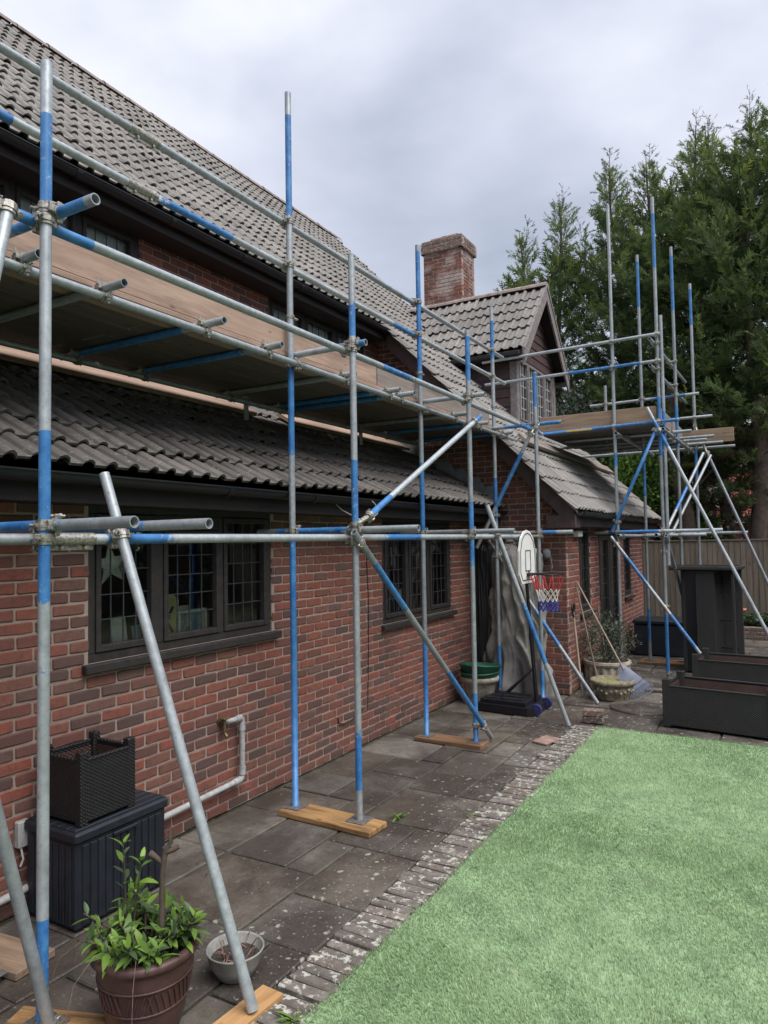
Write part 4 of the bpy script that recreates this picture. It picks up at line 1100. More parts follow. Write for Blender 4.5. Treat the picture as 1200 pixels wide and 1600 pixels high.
def raker(key, foot, cross, over=.32, blue=()):
    foot = Vector(foot); cross = Vector(cross); d = (cross - foot).normalized()
    sc.tube('raker', foot, cross + d * over, blue, key)
a = onx(190, 840, 1.005); raker('R1', (1.70, 2.33, .045), (1.005, float(a[1]), 2.03)); sc.join('R1', 'LO_lo')
a = onx(779, 838, 1.0); raker('R2', (1.60, 7.53, .01), (1.0, float(a[1]), 2.03), .36, [(.7, 1.35)]); sc.join('R2', 'LO_lo')
a = onx(13, 326, 1.06); b = onx(-4, 405, 1.075); d = (b - a)
sc.tube('raker', tuple(a), tuple(a + d / np.linalg.norm(d) * 3.0), [], 'R0'); sc.join('R0', 'LO_up')
# toe boards (clipped to the inner poles)
def board(name, lo, hi, mat, parent=None, origin=None, bev=.004, rz=0):
    c = [(lo[i] + hi[i]) / 2 for i in range(3)]; c[2] = lo[2]
    m = MB(); m.box((lo[0] - c[0], lo[1] - c[1], 0), (hi[0] - c[0], hi[1] - c[1], hi[2] - lo[2]), bev)
    o = m.build(name, M[mat], parent); off = parent.location if parent else Vector((0, 0, 0))
    o.location = Vector(c) - off; o.rotation_euler = (0, 0, rz); return o
TB = board('toe_board', (0.372, -0.5, 3.458), (0.410, 5.64, 3.665), 'plank_new', sc.root)
TB = board('toe_board', (0.372, 5.66, 3.458), (0.410, 8.5, 3.69), 'plank_old', sc.root)
tag(TB, label='older grey toe board')
for i in range(1, 4):
    m = MB(); x, y = IY[i][0], IY[i][1]; c = Vector((x, y, 3.72)) - sc.off; sc.ring(m, c, (0, 0, 1), .03, .03); m.tube(c + Vector((0, .03, 0)), c + Vector((0, .09, 0)), .01, n=8); m.build('toe_board_clip', M['coupler'], sc.root)

# deck planks of the long platform: lie loose on the transoms
for c in range(6):
    x1 = 0.418 - c * 0.226; cuts = [-0.55, 3.45 - (c % 2) * .3, 7.2 - (c % 3) * .2, 9.0]
    for a, b in zip(cuts[:-1], cuts[1:]):
        o = board('scaffold_plank', (x1 - .222, a + .006, 3.4185), (x1, b - .006, 3.456 + rnd.uniform(-.002, .002)), 'plank_new' if c == 0 else 'deck')
        if c == 0: tag(o, 'clean pinkish timber plank along the outer edge of the long scaffold platform', 'scaffold board', 'outer edge planks of the long platform')
        else: tag(o, 'weathered plank decking the long scaffold platform', 'scaffold board', 'deck planks of the long platform')
# planks lying on the lean-to roof
sl_n = Vector((S_LOW * lx, 0, lx))
for (a, b) in ((-0.5, 5.55), (6.15, 8.9)):
    m = MB(); hh = .07
    P = lambda x, y, h: Vector((x, y, zlow(x))) + sl_n * h
    V = [P(x, y, h) for h in (hh, hh + .038) for (x, y) in ((-1.23, a), (-1.01, a), (-1.01, b), (-1.23, b))]
    m.add(V, [(0, 3, 2, 1), (4, 5, 6, 7), (0, 1, 5, 4), (1, 2, 6, 5), (2, 3, 7, 6), (3, 0, 4, 7)])
    o = m.build('roof_plank', M['plank_new'])
    tag(o, 'long pale pinkish plank lying on the lean-to roof under the scaffold platform' if a < 0 else 'shorter pale plank lying on the lean-to roof towards the wing', 'plank')
# sole boards
def sole(lo, hi, mat, label, rz=0.0):
    o = board('sole_board', lo, hi, mat, None, bev=.005, rz=rz); return tag(o, label, 'sole board')
sole((0.40, 4.12, .0), (1.20, 4.345, .04), 'sole', 'orange timber sole board under the pair of poles between the windows', -.04)
sole((0.38, 6.31, .0), (1.10, 6.53, .04), 'sole_dark', 'damp brown sole board under the poles where the long brace lands', -.03)
sole((0.02, 1.98, .0), (0.56, 2.20, .04), 'plank_mid_x', 'brown timber sole board beside the dark storage box', .12)
sole((0.84, 1.72, .0), (1.30, 1.98, .04), 'sole', 'sole board under the pole beside the large plant pot', .35)
sole((1.60, 2.10, .0), (1.72, 2.50, .034), 'sole_y', 'pale sole board under the raker next to the grey bowl', -.05)

# ================================================================== far scaffold tower on the wing
tw = Scaffold(thing('scaffold_tower', 'tube scaffold tower with tall blue-topped poles beside the wing eaves', 'scaffold', (1.9, 11.9, 0)))
tw.tube('standard', (1.52, 10.70, .05), (1.52, 10.70, 6.98), [(3.0, 3.2)], 'A'); tw.tube('standard', (2.15, 10.70, .05), (2.15, 10.70, 6.95), [(.05, .85), (3.1, 3.95), (5.85, 6.65)], 'B')
tw.tube('standard', (2.205, 10.72, 1.6), (2.205, 10.72, 5.2), [(1.7, 2.2)], 'B2')
tw.tube('standard', (1.71, 11.92, .05), (1.71, 11.92, 6.62), [(.3, .8), (2.6, 3.4), (5.7, 6.45)], 'C'); tw.tube('standard', (2.22, 11.98, .12), (2.22, 11.98, 6.66), [(.0, .7), (3.3, 4.0), (5.5, 6.4)], 'D')
tw.tube('standard', (2.33, 13.45, .05), (2.33, 13.45, 6.5), [(3.0, 3.6), (5.7, 6.35)], 'E'); tw.tube('standard', (1.12, 12.0, 3.5), (1.12, 12.0, 4.55), [], 'F')
for (x, y, z) in ((1.52, 10.7, .004), (2.15, 10.7, .004), (1.71, 11.92, .044), (2.22, 11.98, .08), (2.33, 13.45, .004)): tw.base(x, y, z)
tw.tube('guard_rail', (-0.52, 10.645, 4.88), (2.20, 10.645, 4.92), [], 'g1'); tw.tube('guard_rail', (-0.48, 10.645, 4.51), (2.20, 10.645, 4.53), [(1.35, 2.4)], 'g2')
tw.tube('guard_rail', (2.095, 10.4, 4.80), (2.17, 13.7, 4.80), [], 'g3'); tw.tube('guard_rail', (2.095, 10.4, 4.42), (2.17, 13.7, 4.42), [], 'g4')
tw.tube('guard_rail', (0.85, 12.05, 4.24), (2.55, 12.05, 4.26), [(1.0, 1.5)], 'g5'); tw.tube('guard_rail', (1.3, 13.40, 4.10), (2.62, 13.40, 4.10), [(0, .8)], 'g6')
tw.tube('ledger', (0.40, 10.645, 3.625), (2.42, 10.645, 3.655), [(.0, 2.0)], 'l1'); tw.tube('ledger', (0.2, 11.99, 3.56), (2.75, 11.99, 3.56), [], 'l2'); tw.tube('ledger', (0.3, 13.51, 3.56), (2.95, 13.51, 3.56), [], 'l3')
tw.tube('transom', (0.6, 11.35, 3.57), (2.50, 11.35, 3.58), [], 'x1'); tw.tube('transom', (0.6, 12.5, 3.57), (2.60, 12.5, 3.58), [], 'x2'); tw.tube('transom', (0.6, 13.0, 3.57), (2.80, 13.0, 3.58), [], 'x3')
tw.tube('ledger', (1.575, 10.5, 3.52), (1.575, 13.7, 3.52), [], 'y1'); tw.tube('ledger', (2.22, 10.5, 3.52), (2.26, 13.9, 3.52), [], 'y2')
tw.tube('ledger', (0.5, 10.645, 2.085), (2.92, 10.645, 2.085), [(.9, 1.6)], 'm1'); tw.tube('ledger', (1.25, 11.86, 2.03), (2.6, 11.86, 2.03), [], 'm2'); tw.tube('ledger', (1.575, 10.45, 2.03), (1.66, 13.6, 2.03), [], 'm3'); tw.tube('ledger', (2.095, 10.42, 2.03), (2.28, 13.6, 2.03), [], 'm4'); tw.tube('ledger', (1.5, 13.39, 2.06), (3.1, 13.39, 2.06), [], 'm5')
tw.tube('brace', (2.11, 10.60, 3.53), (1.46, 10.60, 2.10), [(.0, 1.6)], 'b1'); tw.tube('brace', (1.44, 10.59, 2.02), (2.85, 10.59, .02), [(.35, .85), (1.35, 1.9)], 'b2')
tw.tube('raker', (2.00, 10.59, 3.86), (3.72, 10.62, .02), [(.2, .65)], 'r1'); tw.tube('raker', (2.52, 13.35, 3.45), (3.82, 13.35, .02), [], 'r2')
tw.tube('brace', (2.50, 12.9, 3.40), (2.10, 11.0, 2.0), [(1.0, 1.7)], 'b3'); tw.tube('brace', (2.58, 13.3, 3.40), (2.0, 12.4, 2.0), [], 'b4'); tw.tube('brace', (2.20, 10.58, 2.02), (2.27, 13.2, .05), [(1.2, 2.3)], 'b5')
for A in 'AB':
    for q in ('g1', 'g2', 'l1', 'm1'): tw.join(A, q)
for p, q in (('B', 'g3'), ('B', 'g4'), ('D', 'g3'), ('D', 'g4'), ('C', 'g5'), ('D', 'g5'), ('E', 'g6'), ('F', 'g5'), ('C', 'l2'), ('D', 'l2'), ('E', 'l3'), ('C', 'm2'), ('D', 'm2'), ('A', 'm3'), ('B', 'm4'), ('D', 'm4'), ('E', 'm5'), ('A', 'b1'), ('B', 'b1'), ('A', 'b2'), ('B', 'b2'), ('B', 'r1'), ('E', 'r2'), ('D', 'b5'), ('B', 'b3'), ('y2', 'x1'), ('y2', 'x2'), ('y2', 'x3'), ('y1', 'x1')): tw.join(p, q)
board('toe_board', (0.38, 10.735, 3.665), (2.10, 10.773, 3.90), 'plank_mid_x', tw.root)
board('toe_board', (2.105, 10.8, 3.665), (2.143, 13.3, 3.89), 'plank_old', tw.root)
board('toe_board', (2.0, 13.31, 3.62), (2.95, 13.348, 3.86), 'plank_mid_x', tw.root)
for c in range(11):
    y = 10.78 + c * 0.232
    o = board('scaffold_plank', (0.42 if c < 8 else .5, y, 3.606), (2.09, y + .225, 3.644 + rnd.uniform(-.002, .002)), 'deck_x'); tag(o, 'weathered plank decking the far scaffold tower', 'scaffold board', 'deck planks of the far tower')
sole((1.55, 11.74, .0), (2.42, 11.96 + .14, .04), 'sole_dark', 'dark sole board under the far tower poles by the rattan table')
yl = MB(); yl.box((.82, 10.614, 3.617), (1.20, 10.6235, 3.643), .002); yl.v = [(x - 1.9, y - 11.9, z) for x, y, z in yl.v]; yl.build('yellow_label', m_simple('yellow_label', (.6, .4, .05), .6, .3, 60), tw.root)
# ================================================================== THINGS ON THE PATIO
M['box_blue'] = m_simple('deck_box_plastic', (0.0135, 0.0165, 0.0235), 0.5, 0.25, 10, bump=0.25, bscale=120)
M['terracotta_dark'] = m_simple('glazed_terracotta', (0.07, 0.036, 0.032), 0.45, 0.3, 9, bump=0.25)
M['terracotta'] = m_simple('terracotta', (0.45, 0.17, 0.1), 0.8, 0.25, 9)
M['bowl_grey'] = m_simple('grey_bowl', (0.24, 0.24, 0.22), 0.7, 0.3, 12)
M['stone'] = m_simple('weathered_stone', (0.3, 0.265, 0.21), 0.92, 0.45, 14, bump=0.8, bscale=70)
M['stone_dark'] = m_simple('mossy_stone', (0.19, 0.165, 0.115), 0.95, 0.6, 16, bump=0.9, bscale=60)
M['green_plastic'] = m_simple('green_plastic', (0.012, 0.07, 0.045), 0.35, 0.25, 9, bump=0.06)
M['tarp'] = m_simple('grey_tarpaulin', (0.22, 0.207, 0.19), 0.5, 0.4, 4, bump=0.6, bscale=35)
M['gap_shade'] = m_simple('gap_shade_black', (0.02, 0.02, 0.022), 0.45, 0.3, 6, bump=0.5, bscale=20)
M['net_red'] = m_simple('net_red', (0.5, 0.05, 0.05), 0.8, 0.1); M['net_white'] = m_simple('net_white', (0.7, 0.68, 0.62), 0.8, 0.1); M['net_blue'] = m_simple('net_blue', (0.05, 0.06, 0.28), 0.8, 0.1)
M['rake_blue'] = m_simple('rake_plastic', (0.15, 0.17, 0.23), 0.5, 0.2, 12)
M['mulch'] = m_simple('dead_stalks', (0.2, 0.12, 0.1), 0.9, 0.5, 30)
M['black_paint'] = m_simple('black_steel', (0.01, 0.01, 0.013), 0.4, 0.2, 20, bump=0)
M['wheel_blue'] = m_simple('wheel_blue', (0.03, 0.03, 0.11), 0.45, 0.2, 20, bump=0)
M['card'] = m_simple('card', (0.85, 0.85, 0.8), 0.7, 0.1, 10, bump=0)
M['card_blue'] = m_simple('card_blue', (0.35, 0.45, 0.5), 0.7, 0.1, 10, bump=0)
M['wood_letter'] = m_simple('letter_wood', (0.65, 0.58, 0.3), 0.7, 0.15, 10, bump=0)
M['metal_star'] = m_simple('star_metal', (0.75, 0.72, 0.65), 0.5, 0.2, 20, metal=0.0)
M['photo'] = m_simple('photo_print', (0.28, 0.34, 0.38), 0.4, 0.6, 40, bump=0)
M['paver'] = m_simple('pink_paver', (.26, .17, .14), .85, .3, 14)
M['orange'] = m_simple('orange_glaze', (0.5, 0.18, 0.03), 0.4, 0.1, 10, bump=0)

# ---- deck box
bx_ = thing('storage_box', 'dark blue grey plastic storage box with vertical ribs against the wall', 'storage box', (0.26, 2.70, 0), 0.0)
w, d, h = 0.42, 0.60, 0.52        # x depth, y length
m = MB(); m.box((-w / 2, -d / 2, .01), (w / 2, d / 2, h - .06), .012); m.build('body', M['box_blue'], bx_)
for (sx, cnt) in ((1, 11), (-1, 7)):
    for k in range(cnt):
        m = MB()
        if sx == 1: y = -d / 2 + .035 + k * (d - .07) / cnt; m.box((w / 2 - .002, y, .03), (w / 2 + .007, y + (d - .07) / cnt - .009, h - .085), .003)
        else: x = -w / 2 + .03 + k * (w - .06) / cnt; m.box((x, -d / 2 - .007, .03), (x + (w - .06) / cnt - .009, -d / 2 + .002, h - .085), .003)
        m.build('panel_rib', M['box_blue'], bx_)
m = MB(); m.box((-w / 2 - .012, -d / 2 - .012, h - .07), (w / 2 + .014, d / 2 + .012, h - .012), .012); lid = m.build('lid', M['box_blue'], bx_)
for k in range(6):
    x = -w / 2 + .01 + k * (w - .02) / 6
    MB().box((x, -d / 2 + .005, h - .016), (x + (w - .02) / 6 - .007, d / 2 - .005, h - .002), .004).build('lid_plank', M['box_blue'], lid)
MB().box((w / 2 + .006, -.08, h - .10), (w / 2 + .02, .08, h - .08), .004).build('handle', M['box_blue'], bx_)

def rattan_box(name, label, loc, sx, sy, hz, post=.04, ph=.04, rz=0.0, lining=True, parent=None):
    r = thing(name, label, 'planter', loc, rz)
    t = .018; a, b = sx / 2, sy / 2
    for (lo, hi) in (((-a + post / 2, -b, .015), (a - post / 2, -b + t, hz)), ((-a + post / 2, b - t, .015), (a - post / 2, b, hz)), ((-a, -b + post / 2, .015), (-a + t, b - post / 2, hz)), ((a - t, -b + post / 2, .015), (a, b - post / 2, hz))):
        p = MB().box(lo, hi, .004).build('side_panel', M['rattan'], r)
    for s1 in (-1, 1):
        for s2 in (-1, 1):
            MB().box((s1 * (a - post / 2 + .004) - post / 2, s2 * (b - post / 2 + .004) - post / 2, 0), (s1 * (a - post / 2 + .004) + post / 2, s2 * (b - post / 2 + .004) + post / 2, hz + ph), .005).build('corner_post', M['rattan'], r)
    rim = MB()
    for (lo, hi) in (((-a + .03, -b - .004, hz - .004), (a - .03, -b + t + .004, hz + .012)), ((-a + .03, b - t - .004, hz - .004), (a - .03, b + .004, hz + .012)), ((-a - .004, -b + .03, hz - .003), (-a + t + .004, b - .03, hz + .011)), ((a - t - .004, -b + .03, hz - .003), (a + .004, b - .03, hz + .011))): rim.box(lo, hi, .004)
    rim.build('rim', M['rattan'], r)
    if lining:
        li = MB(); e = t + .004
        for (lo, hi) in (((-a + e, -b + e, .03), (a - e, -b + e + .004, hz - .02)), ((-a + e, b - e - .004, .03), (a - e, b - e, hz - .02)), ((-a + e, -b + e + .005, .03), (-a + e + .004, b - e - .005, hz - .02)), ((a - e - .004, -b + e + .005, .03), (a - e, b - e - .005, hz - .02)), ((-a + e, -b + e, .02), (a - e, b - e, .028))): li.box(lo, hi)
        li.build('lining', M['rattan_in'], r)
    return r
rattan_box('rattan_planter', 'square black rattan planter standing empty on the storage box', (0.275, 2.62, 0.518), .34, .35, .335, .05, .05)
rattan_box('rattan_planter', 'long black rattan trough with brown lining at the lawn edge', (3.05, 8.18, 0.012), 1.05, .62, .42, .075, .07, -.13)
rattan_box('rattan_planter', 'long black rattan trough behind the other one by the upended table', (3.18, 10.05, 0.012), 1.15, .66, .42, .075, .07, -.10)

# ---- upended rattan table
tb = thing('rattan_table', 'black rattan table stood on end beside the scaffold tower', 'table', (2.62, 11.52, 0.006), -.12)
MB().box((-.46, -.34, 1.50), (.46, .34, 1.56), .012).build('side_leaf', M['rattan'], tb)
MB().box((-.10, -.31, .02), (.16, -.28, 1.50), .006).build('table_top', M['rattan'], tb)
MB().box((-.30, -.28, .02), (-.24, .30, 1.50), .006).build('side_panel', M['rattan'], tb)
MB().box((.13, -.28, .02), (.16, .30, 1.50), .006).build('side_panel', M['rattan'], tb)
MB().box((-.30, .27, .02), (.42, .30, 1.50), .006).build('table_base', M['rattan'], tb)
for z in (.35, .75, 1.15): MB().box((.165, -.02, z), (.40, .02, z + .02)).build('shelf_rail', M['plastic_black'], tb)
MB().box((.38, -.30, .02), (.42, -.26, 1.5), .004).build('leg', M['rattan'], tb)
MB().box((-.24, -.279, .02), (-.10, -.26, 1.49)).build('inner_panel', M['plastic_black'], tb)

# ---- dark storage box by the wing
fb = thing('storage_box', 'plain near-black storage box against the far end of the wing', 'storage box', (1.80, 12.95, 0.006), 0)
MB().box((-.46, -.32, 0), (.46, .32, .52), .015).build('body', M['box_blue'], fb)
MB().box((-.48, -.34, .522), (.48, .34, .60), .02).build('lid', M['box_blue'], fb)

# ---- big pot with shrub
pt = thing('plant_pot', 'large dark brown pot with carved chevron band and rounded rim', 'plant pot', (1.335, 2.09, 0.004))
PR = [(0, .0), (.155, .0), (.165, .012), (.185, .08), (.21, .2), (.222, .27), (.226, .275), (.226, .285), (.232, .33), (.236, .352), (.252, .358), (.262, .372), (.258, .392), (.24, .4), (.222, .396), (.214, .375), (.205, .33)]
PR = [(q * .84, z * .87) for q, z in PR]
MB().lathe(PR, 40).build('pot_body', M['terracotta_dark'], pt)
sm_ = MB(); sm_.lathe([(0, .30), (.1, .305), (.176, .294)], 26); sm_.build('soil', M['soil'], pt)
def pot_r(z):
    for (r0, z0), (r1, z1) in zip(PR[1:10], PR[2:11]):
        if z0 <= z <= z1 and z1 > z0: return r0 + (r1 - r0) * (z - z0) / (z1 - z0)
    return .193
cv = MB()
for k in range(44):
    a0 = 2 * math.pi * k / 44; dirn = 1 if (k // 4) % 2 else -1
    pts = []
    for q in range(4):
        z = .152 + q * .024; a = a0 + dirn * q * .035; r_ = pot_r(z) + .002; pts.append((r_ * math.cos(a), r_ * math.sin(a), z))
    cv.path(pts, .0045, 5)
for z in (.139, .237):
    cv.path([((pot_r(z) + .001) * math.cos(2 * math.pi * k / 36), (pot_r(z) + .001) * math.sin(2 * math.pi * k / 36), z) for k in range(37)], .0055, 5, caps=False)
cv.build('carved_band', M['terracotta_dark'], pt)

def leaf_mesh(name, L, W, mat, fold=.25, curl=.2):
    prof = [(0, .02), (.15, .5), (.4, 1.0), (.7, .8), (.9, .35), (1, .0)]
    V = []; F = []
    for t, q in prof:
        x = t * L; z = -curl * L * t * t
        V += [(x, -q * W / 2, z + fold * q * W / 2), (x, 0, z), (x, q * W / 2, z + fold * q * W / 2)]
    for i in range(len(prof) - 1):
        a = i * 3; F += [(a, a + 1, a + 4, a + 3), (a + 1, a + 2, a + 5, a + 4)]
    me = bpy.data.meshes.new(name); me.from_pydata(V, [], F); me.polygons.foreach_set('use_smooth', [True] * len(F)); me.materials.append(mat); me.update(); return me
LEAF = [leaf_mesh('leaf_mesh', .085, .03, M['leaf_shrub'], .3, .1), leaf_mesh('leaf_mesh', .07, .026, M['leaf_shrub'], .4, .3), leaf_mesh('leaf_mesh', .10, .034, M['leaf_shrub'], .25, .45)]
def leaf_matrix(p, d, roll, s=1.0):
    a, u, v = frame_of(d); q = u * math.cos(roll) + v * math.sin(roll); w_ = a.cross(q)
    return Matrix(((a.x * s, q.x * s, w_.x * s, p[0]), (a.y * s, q.y * s, w_.y * s, p[1]), (a.z * s, q.z * s, w_.z * s, p[2]), (0, 0, 0, 1)))
shr = thing('potted_shrub', 'leafy green shrub with glossy leaves and a pruned stump growing in the large pot', 'shrub', (1.335, 2.09, .305))
r = random.Random(21); st = MB()
st.path([(.03, .05, 0), (.035, .055, .15), (.02, .07, .3), (.03, .08, .40)], [.013, .012, .011, .014], 8)
st.path([(.025, .075, .33), (-.01, .06, .36), (-.035, .055, .37)], [.01, .011, .015], 7); st.path([(.03, .08, .39), (.05, .09, .42), (.045, .09, .47)], [.012, .01, .006], 6); st.path([(.03, .08, .38), (.06, .1, .39), (.075, .11, .40)], [.014, .012, .010], 6)
shoots = []
for k in range(64):
    a = r.uniform(0, 2 * math.pi); q = r.uniform(.02, .145); ln = r.uniform(.07, .19); o_ = r.uniform(.3, 1.1)
    b0 = Vector((math.cos(a) * q, math.sin(a) * q, 0)); dd = Vector((math.cos(a) * o_, math.sin(a) * o_, 1)).normalized()
    if k == 0: b0 = Vector((-.09, -.02, 0)); dd = Vector((-.05, -.0, 1)).normalized(); ln = .42
    if k == 1: b0 = Vector((-.08, -.01, 0)); dd = Vector((.12, .05, 1)).normalized(); ln = .36
    if k == 2: dd = Vector((-.9, -.55, .7)).normalized(); ln = .27
    tip = b0 + dd * ln + Vector((0, 0, -.02 * (ln > .3)))
    st.path([b0, b0 + dd * ln * .5 + Vector((0, 0, .01)), tip], [.005, .004, .0025], 6); shoots.append((b0, dd, ln))
st.build('stem', M['bark'], shr)
nl = 0
for (b0, dd, ln) in shoots:
    n = 13 if ln > .3 else 7
    for k in range(n):
        t = (.35 if ln < .3 else .45) + .65 * (k + r.random() * .6) / n; p = b0 + dd * ln * min(t, 1.0)
        a = k * 2.4 + r.uniform(-.4, .4); e_, u_, v_ = frame_of(dd); up = .35 + .9 * t * r.uniform(.5, 1.1)
        d_ = (u_ * math.cos(a) + v_ * math.sin(a)) + dd * up
        inst('leaf', LEAF[r.randrange(3)], shr, matrix=leaf_matrix(p, d_, r.uniform(-.5, .5) + (math.pi / 2 if False else 0), r.uniform(.5, .95)))
mo = MB()
for k in range(120):
    a = r.uniform(0, 6.28); q = r.uniform(.05, .165); x, y = q * math.cos(a), q * math.sin(a); s = r.uniform(.012, .03)
    mo.add([(x, y, .003), (x + s, y + s * .3, .02), (x + s * .4, y + s, .024), (x - s * .3, y + s * .6, .015)], [(0, 1, 2, 3)])
tag(mo.build('ground_cover', M['leaf_bright'], shr, fix=False), kind='stuff')
for a, L in ((3.4, .28), (3.9, .3), (4.6, .26), (2.6, .22), (5.4, .2)):
    gs = MB(); gs.path([(math.cos(a) * .16, math.sin(a) * .16, .01), (math.cos(a) * .23, math.sin(a) * .23, .09), (math.cos(a) * (.2 + L * .45), math.sin(a) * (.2 + L * .45), .02), (math.cos(a) * (.2 + L * .6), math.sin(a) * (.2 + L * .6), -.12)], .0012, 4); gs.build('dry_stalk', M['mulch'], shr)


# ---- grey bowl
bo = thing('bowl_planter', 'shallow grey bowl planter of soil with withered stalks', 'bowl', (1.425, 2.53, 0.004))
MB().lathe([(0, 0), (.07, 0), (.08, .008), (.115, .065), (.13, .12), (.134, .126), (.129, .13), (.123, .122), (.108, .075), (.09, .06)], 36).build('bowl', M['bowl_grey'], bo)
MB().lathe([(0, .092), (.08, .088), (.116, .084)], 24).build('soil', M['soil'], bo)
dd_ = MB()
for k in range(34):
    a = r.uniform(0, 6.28); q = r.uniform(0, .1); p = Vector((q * math.cos(a), q * math.sin(a), .09)); e_ = Vector((r.uniform(-.05, .05), r.uniform(-.05, .05), r.uniform(0, .05)))
    dd_.path([p, p + e_ * .6 + Vector((0, 0, .01)), p + e_], .0028, 5)
dd_.build('withered_stalk', M['mulch'], bo)

# ---- stone pot with green plastic tubs on top
sp = tag(MB().lathe([(0, 0), (.15, 0), (.16, .02), (.2, .25), (.215, .262), (.235, .27), (.24, .30), (.235, .325), (.21, .33), (.2, .3), (.19, .28)], 30).build('stone_pot', M['stone'], loc=(.34, 8.15, .005)), 'pale stone pot holding green plastic tubs beside the tarpaulin', 'plant pot')
for k, (z, s, lab) in enumerate(((.27, 1.0, 'dark green plastic tub nested lowest in the pale stone pot'), (.345, 1.06, 'dark green plastic tub stacked topmost in the pale stone pot'))):
    m = MB(); n = 36; prof = [(0, .02), (.2, .015), (.215, .03), (.235, .10), (.25, .115), (.25, .13), (.225, .128), (.21, .06), (0, .045)]
    m.lathe([(q * s, zz) for q, zz in prof], n); o = m.build('plastic_tub', M['green_plastic'], loc=(.34 + .01 * k, 8.15 - .01 * k, z)); o.rotation_euler = (.05 - .1 * k, .08 * k, k); tag(o, lab, 'tub')

# ---- basketball hoop
hp = thing('basketball_hoop', 'small basketball hoop on a black pole with white backboard and red white blue net', 'basketball hoop', (0.86, 8.08, .005))
m = MB(); m.prism([(-.42, -.30), (.22, -.36), (.30, -.30), (.30, .20), (.20, .30), (-.42, .30)], 'z', .0, .085)
m.prism([(-.38, -.26), (.18, -.30), (.2, .22), (-.38, .26)], 'z', .085, .13); base_ = m.build('base', M['black_paint'], hp)
for k in range(3): MB().box((-.34, -.2 + k * .16, .13), (.12, -.12 + k * .16, .139), .003).build('base_rib', M['black_paint'], base_)
for y in (-.27, .12):
    w_ = MB(); w_.tube((.30, y - .03, .065), (.30, y + .03, .065), .062, n=22); w_.tube((.30, y - .036, .065), (.30, y + .036, .065), .03, n=14); w_.build('wheel', M['wheel_blue'], hp)
P0 = Vector((.21, .03, .06)); P1 = Vector((.115, .02, 1.66))
MB().tube(P0, P0.lerp(P1, .52), .024, n=14).tube(P0.lerp(P1, .5), P1, .02, n=14).build('pole', M['black_paint'], hp)
for y in (-.16, .16): MB().tube((-.22, y, .1), P0.lerp(P1, .26), .011, n=8).build('strut', M['black_paint'], hp)
bbp = [(y * 1.12, z * 1.12) for y, z in [(-.27, -.2), (-.2, -.29), (.2, -.29), (.27, -.2), (.26, .05), (.2, .18), (.1, .25), (0, .268), (-.1, .25), (-.2, .18), (-.26, .05)]]
cz = 1.80
bd_ = MB(); bd_.prism([(y, z + cz) for y, z in bbp], 'x', .135, .155); bdo = bd_.build('backboard', M['white'], hp)
ln_ = MB(); q_ = [(.1565, y * .88, z * .88 + cz) for y, z in bbp]; q_.append(q_[0]); ln_.path(q_, .005, 5, caps=False)
sq = [(.1565, -.09, cz - .18), (.1565, .09, cz - .18), (.1565, .09, cz + .06), (.1565, -.09, cz + .06), (.1565, -.09, cz - .18)]; ln_.path(sq, .006, 5, caps=False)
ln_.build('backboard_line', M['black_paint'], bdo)
RC = Vector((.385, 0, 1.585)); RR = .20
rim = MB(); rim.path([RC + Vector((RR * math.cos(2 * math.pi * k / 32), RR * math.sin(2 * math.pi * k / 32), 0)) for k in range(33)], .008, 8, caps=False)
rim.box((.15, -.06, 1.555), (.2, .06, 1.595), .004); rim.build('rim', M['black_paint'], hp)
MB().tube((.12, .02, 1.6), (.15, 0, 1.6), .03).build('bracket', M['black_paint'], hp)
def net_band(t0, t1, mat):
    m = MB(); n = 12; rows = 3
    rad = lambda t: RR * (1 - .45 * min(1, t / .6)) if t < .6 else RR * .55
    for k in range(n):
        for sgn in (1, -1):
            pts = []
            for j in range(rows + 1):
                t = t0 + (t1 - t0) * j / rows; a = 2 * math.pi * (k + sgn * (j % 2) * .5) / n if t0 > .3 else 2 * math.pi * (k + sgn * j * .12) / n
                pts.append(RC + Vector((rad(t) * math.cos(a), rad(t) * math.sin(a), -.008 - t * .42)))
            m.path(pts, .0045 if t0 < .6 else .008, 4, caps=False)
    return m.build('net', M[mat], hp)
net_band(0, .42, 'net_red'); net_band(.42, .74, 'net_white'); net_band(.74, 1.0, 'net_blue')

